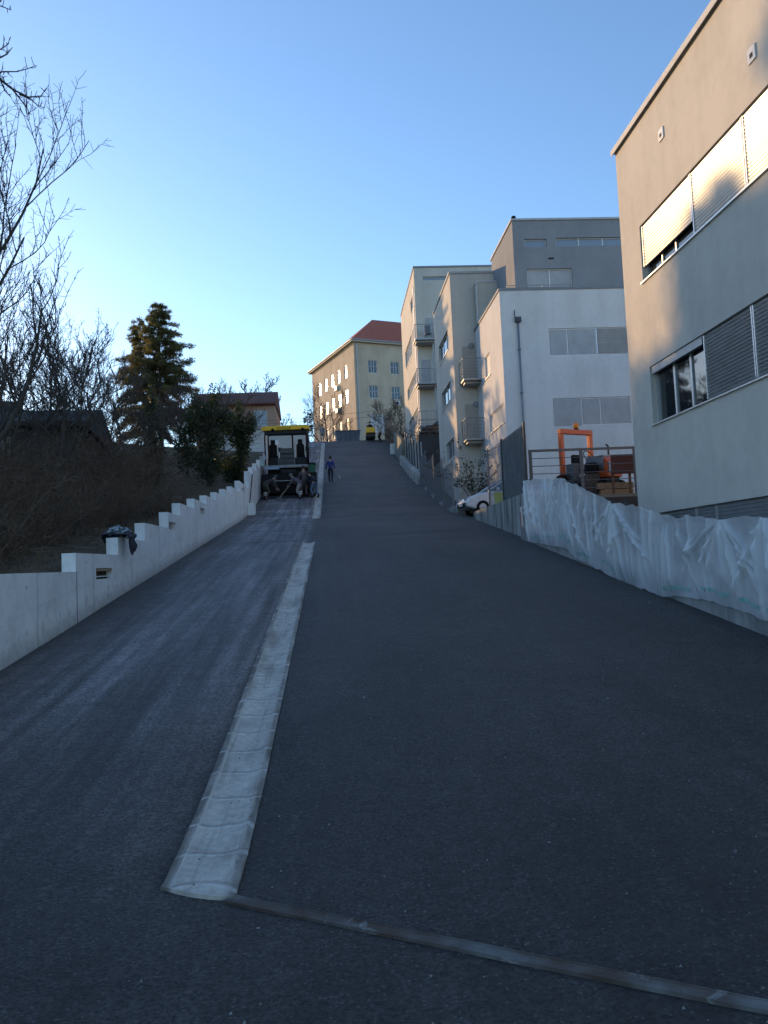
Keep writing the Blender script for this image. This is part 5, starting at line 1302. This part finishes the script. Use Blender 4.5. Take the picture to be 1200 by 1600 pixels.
for i in range(400):
    y_ = rng.uniform(12.5, 44); x_ = -5.6-rng.random()**1.1*(.32*y_+1.5)
    if y_ > 27 and x_ > -5-.16*(y_-10): continue
    if y_ < 22 and x_ > -5.9: continue
    if x_ < -.50*y_-2: continue
    if any((x_-a)**2+(y_-c_)**2 < 1.15 for a, c_ in spots): continue
    spots.append((x_, y_))
    if len(spots) >= 92: break
for i, (x_, y_) in enumerate(spots):
    s_ = rng.uniform(.75, 1.25)*(.8 if x_ > -7 else 1.05); o = prot[i % 3]
    if i < 3: o.location = (x_, y_, gz(x_, y_)); o.rotation_euler.z = rng.uniform(0, 6); o.scale = (s_, s_, s_)
    else: dup(o, (x_, y_, gz(x_, y_)), rng.uniform(0, 6), s_)
o = thicket(90, 60, 1.3, .9, 1., (-7.4, 50.5, gz(-7.4, 50.5)), 'red_bush', M('red stems', (.13, .035, .025)), M('red leaves', (.22, .05, .03)), .05, 'small reddish bush on the bank behind the ivy clad tree')
o = thicket(91, 26, 2.9, .45, 1., (7.0, 37.6, G(38)+.4), 'evergreen_shrub', BRAM, SHRUBL, .07, 'leafy evergreen shrub behind the mesh panels near the entry gap')

o = thicket(92, 60, 1.1, 2.0, .0, (6.6, 53.3, ZU), 'cut_brush', TWIG, LEAFD, .05, 'dark heap of brushwood by the black car on the upper yard'); o.scale = (1.3, .6, .8)
o = thicket(93, 70, 2.2, 1.2, .6, (6.6, 70, G(70)), 'brown_hedge', BRAM, LEAFD, .05, 'brown winter hedge behind the plank fence'); dup(o, (6.7, 73.5, G(73.5)), 1, 1.1, 'brown winter hedge farther up behind the plank fence')
# leaf litter and dead grass on the bank
b = MB(); rng = random.Random(31)
for _ in range(26000):
    y_ = 8+rng.random()**1.5*52; x_ = -4.4-rng.random()**1.4*9
    z_ = T(x_, y_); 
    if rng.random() < .55:
        a = rvec(rng); a.z *= .3; f_ = rvec(rng); f_.z *= .4; s_ = rng.uniform(.02, .05); p = V((x_, y_, z_+.02)); b.quad(p-a*s_, p+f_*s_*.7, p+a*s_, p-f_*s_*.7)
    else:
        h = rng.uniform(.06, .25); p = V((x_, y_, z_-.01)); d_ = V((rng.uniform(-.5, .5), rng.uniform(-.5, .5), 1)); e_ = V((rng.uniform(-1, 1), rng.uniform(-1, 1), 0))*.008; b.tri(p-e_, p+e_, p+d_*h)
tag(b.build('leaf_litter', M('dead leaves and grass', (.19, .13, .07), (.09, .07, .035), 2.5, .95), fix=False), kind='stuff')
b = MB(); rg = random.Random(64)
for _ in range(900):
    y_ = 2.3+rg.random()**1.6*16; x_ = rg.uniform(-3.9, 5.2)
    if -1.1 < x_ < -.55 and y_ > 4.1: continue
    s_ = rg.uniform(.004, .010)*(1.6 if rg.random() < .05 else 1); c_ = V((x_, y_, G(y_)+.012*noise.noise(V((x_*.5, y_*.3, 2)))+s_*.5))
    p_ = [c_+V((math.cos(k*2.1+x_), math.sin(k*2.1+x_), -.5))*s_ for k in range(3)]+[c_+V((rg.uniform(-.3, .3), rg.uniform(-.3, .3), .8))*s_]
    for q in ((0, 1, 3), (1, 2, 3), (2, 0, 3)): b.tri(*[p_[i] for i in q])
tag(b.build('loose_grit', M('loose grit', (.10, .10, .10), (.32, .31, .30), 3.1, .9), fix=False), kind='stuff')
# fallen sticks and pale scraps behind the wall
for i in range(9):
    y_ = rng.uniform(10.5, 18); x_ = rng.uniform(-6.6, -4.7); an = rng.uniform(0, 3.1); L_ = rng.uniform(.3, .9); z_ = T(x_, y_)+.05
    d_ = V((math.cos(an), math.sin(an), rng.uniform(-.05, .25)))
    s_ = MB().path([V((x_, y_, z_)), V((x_, y_, z_))+d_*L_*.5+rvec(rng)*.04, V((x_, y_, z_))+d_*L_], [.015, .012, .006], 5).build('fallen_stick', M('pale dead stick', (.22, .17, .12)))
    tag(s_, 'pale dead stick lying on the bank behind the stepped wall', 'stick', 'dead sticks on the bank')

# dense trees added beyond the left edge to shade road and facades
def screen_tree(seed, x_, y_, H, wd, label):
    rng = random.Random(seed); r = thing('added_shade_tree', (x_, y_, gz(x_, y_)), label, 'tree', 'dense trees added beyond the left edge for shade'); tb, cb = MB(), MB()
    tb.path([(0, 0, -.3), (.1, 0, H*.5), (0, 0, H*.9)], [.25, .18, .04], 8)
    bl = [((rng.uniform(-.4, .4)*wd, rng.uniform(-.4, .4)*wd, H*(.25+.6*k/7)), (wd*rng.uniform(.5, .8)*(1.15-.6*k/7), wd*rng.uniform(.5, .8)*(1.15-.6*k/7), H*.17)) for k in range(8)]
    leaf_crown(cb, bl, 7000, .42, rng); tb.build('trunk', BARK, r, fix=False); cb.build('crown', IVY, r, fix=False)
SCREEN = [(-34, 36, 18, 3.4), (-34, 40.5, 17.5, 3.4), (-34.5, 45, 17, 3.4), (-34, 49.5, 16.6, 3.2), (-34.5, 54, 15.5, 3.2), (-34, 58.3, 13.2, 3), (-34.5, 62.5, 10.6, 2.8), (-35, 67, 8.2, 2.8), (-36, 72, 6.6, 3), (-38, 78, 5.8, 3), (-34, 86, 5, 3), (-28, 31, 15, 3.2)]
for i, (x_, y_, H, wd) in enumerate(SCREEN): screen_tree(200+i, x_, y_, H, wd, 'dense dark evergreen tree added left of the view to cast shade')

# overhead cables
for i, (a, c_, lb) in enumerate(((onY(440, 652, 86), onY(640, 634, 86), 'upper thin overhead cable crossing in front of the beige building'), (onY(440, 657, 87), onY(640, 645, 87), 'lower thin overhead cable crossing in front of the beige building'))):
    a = a+(a-c_)*.6; c_ = c_+(c_-a)*.1
    pts = [a.lerp(c_, k/16)+V((0, 0, -.5*(1-(2*k/16-1)**2)*.6)) for k in range(17)]
    tag(MB().path(pts, .016, 4).build('overhead_cable', BLACK), lb, 'cable')
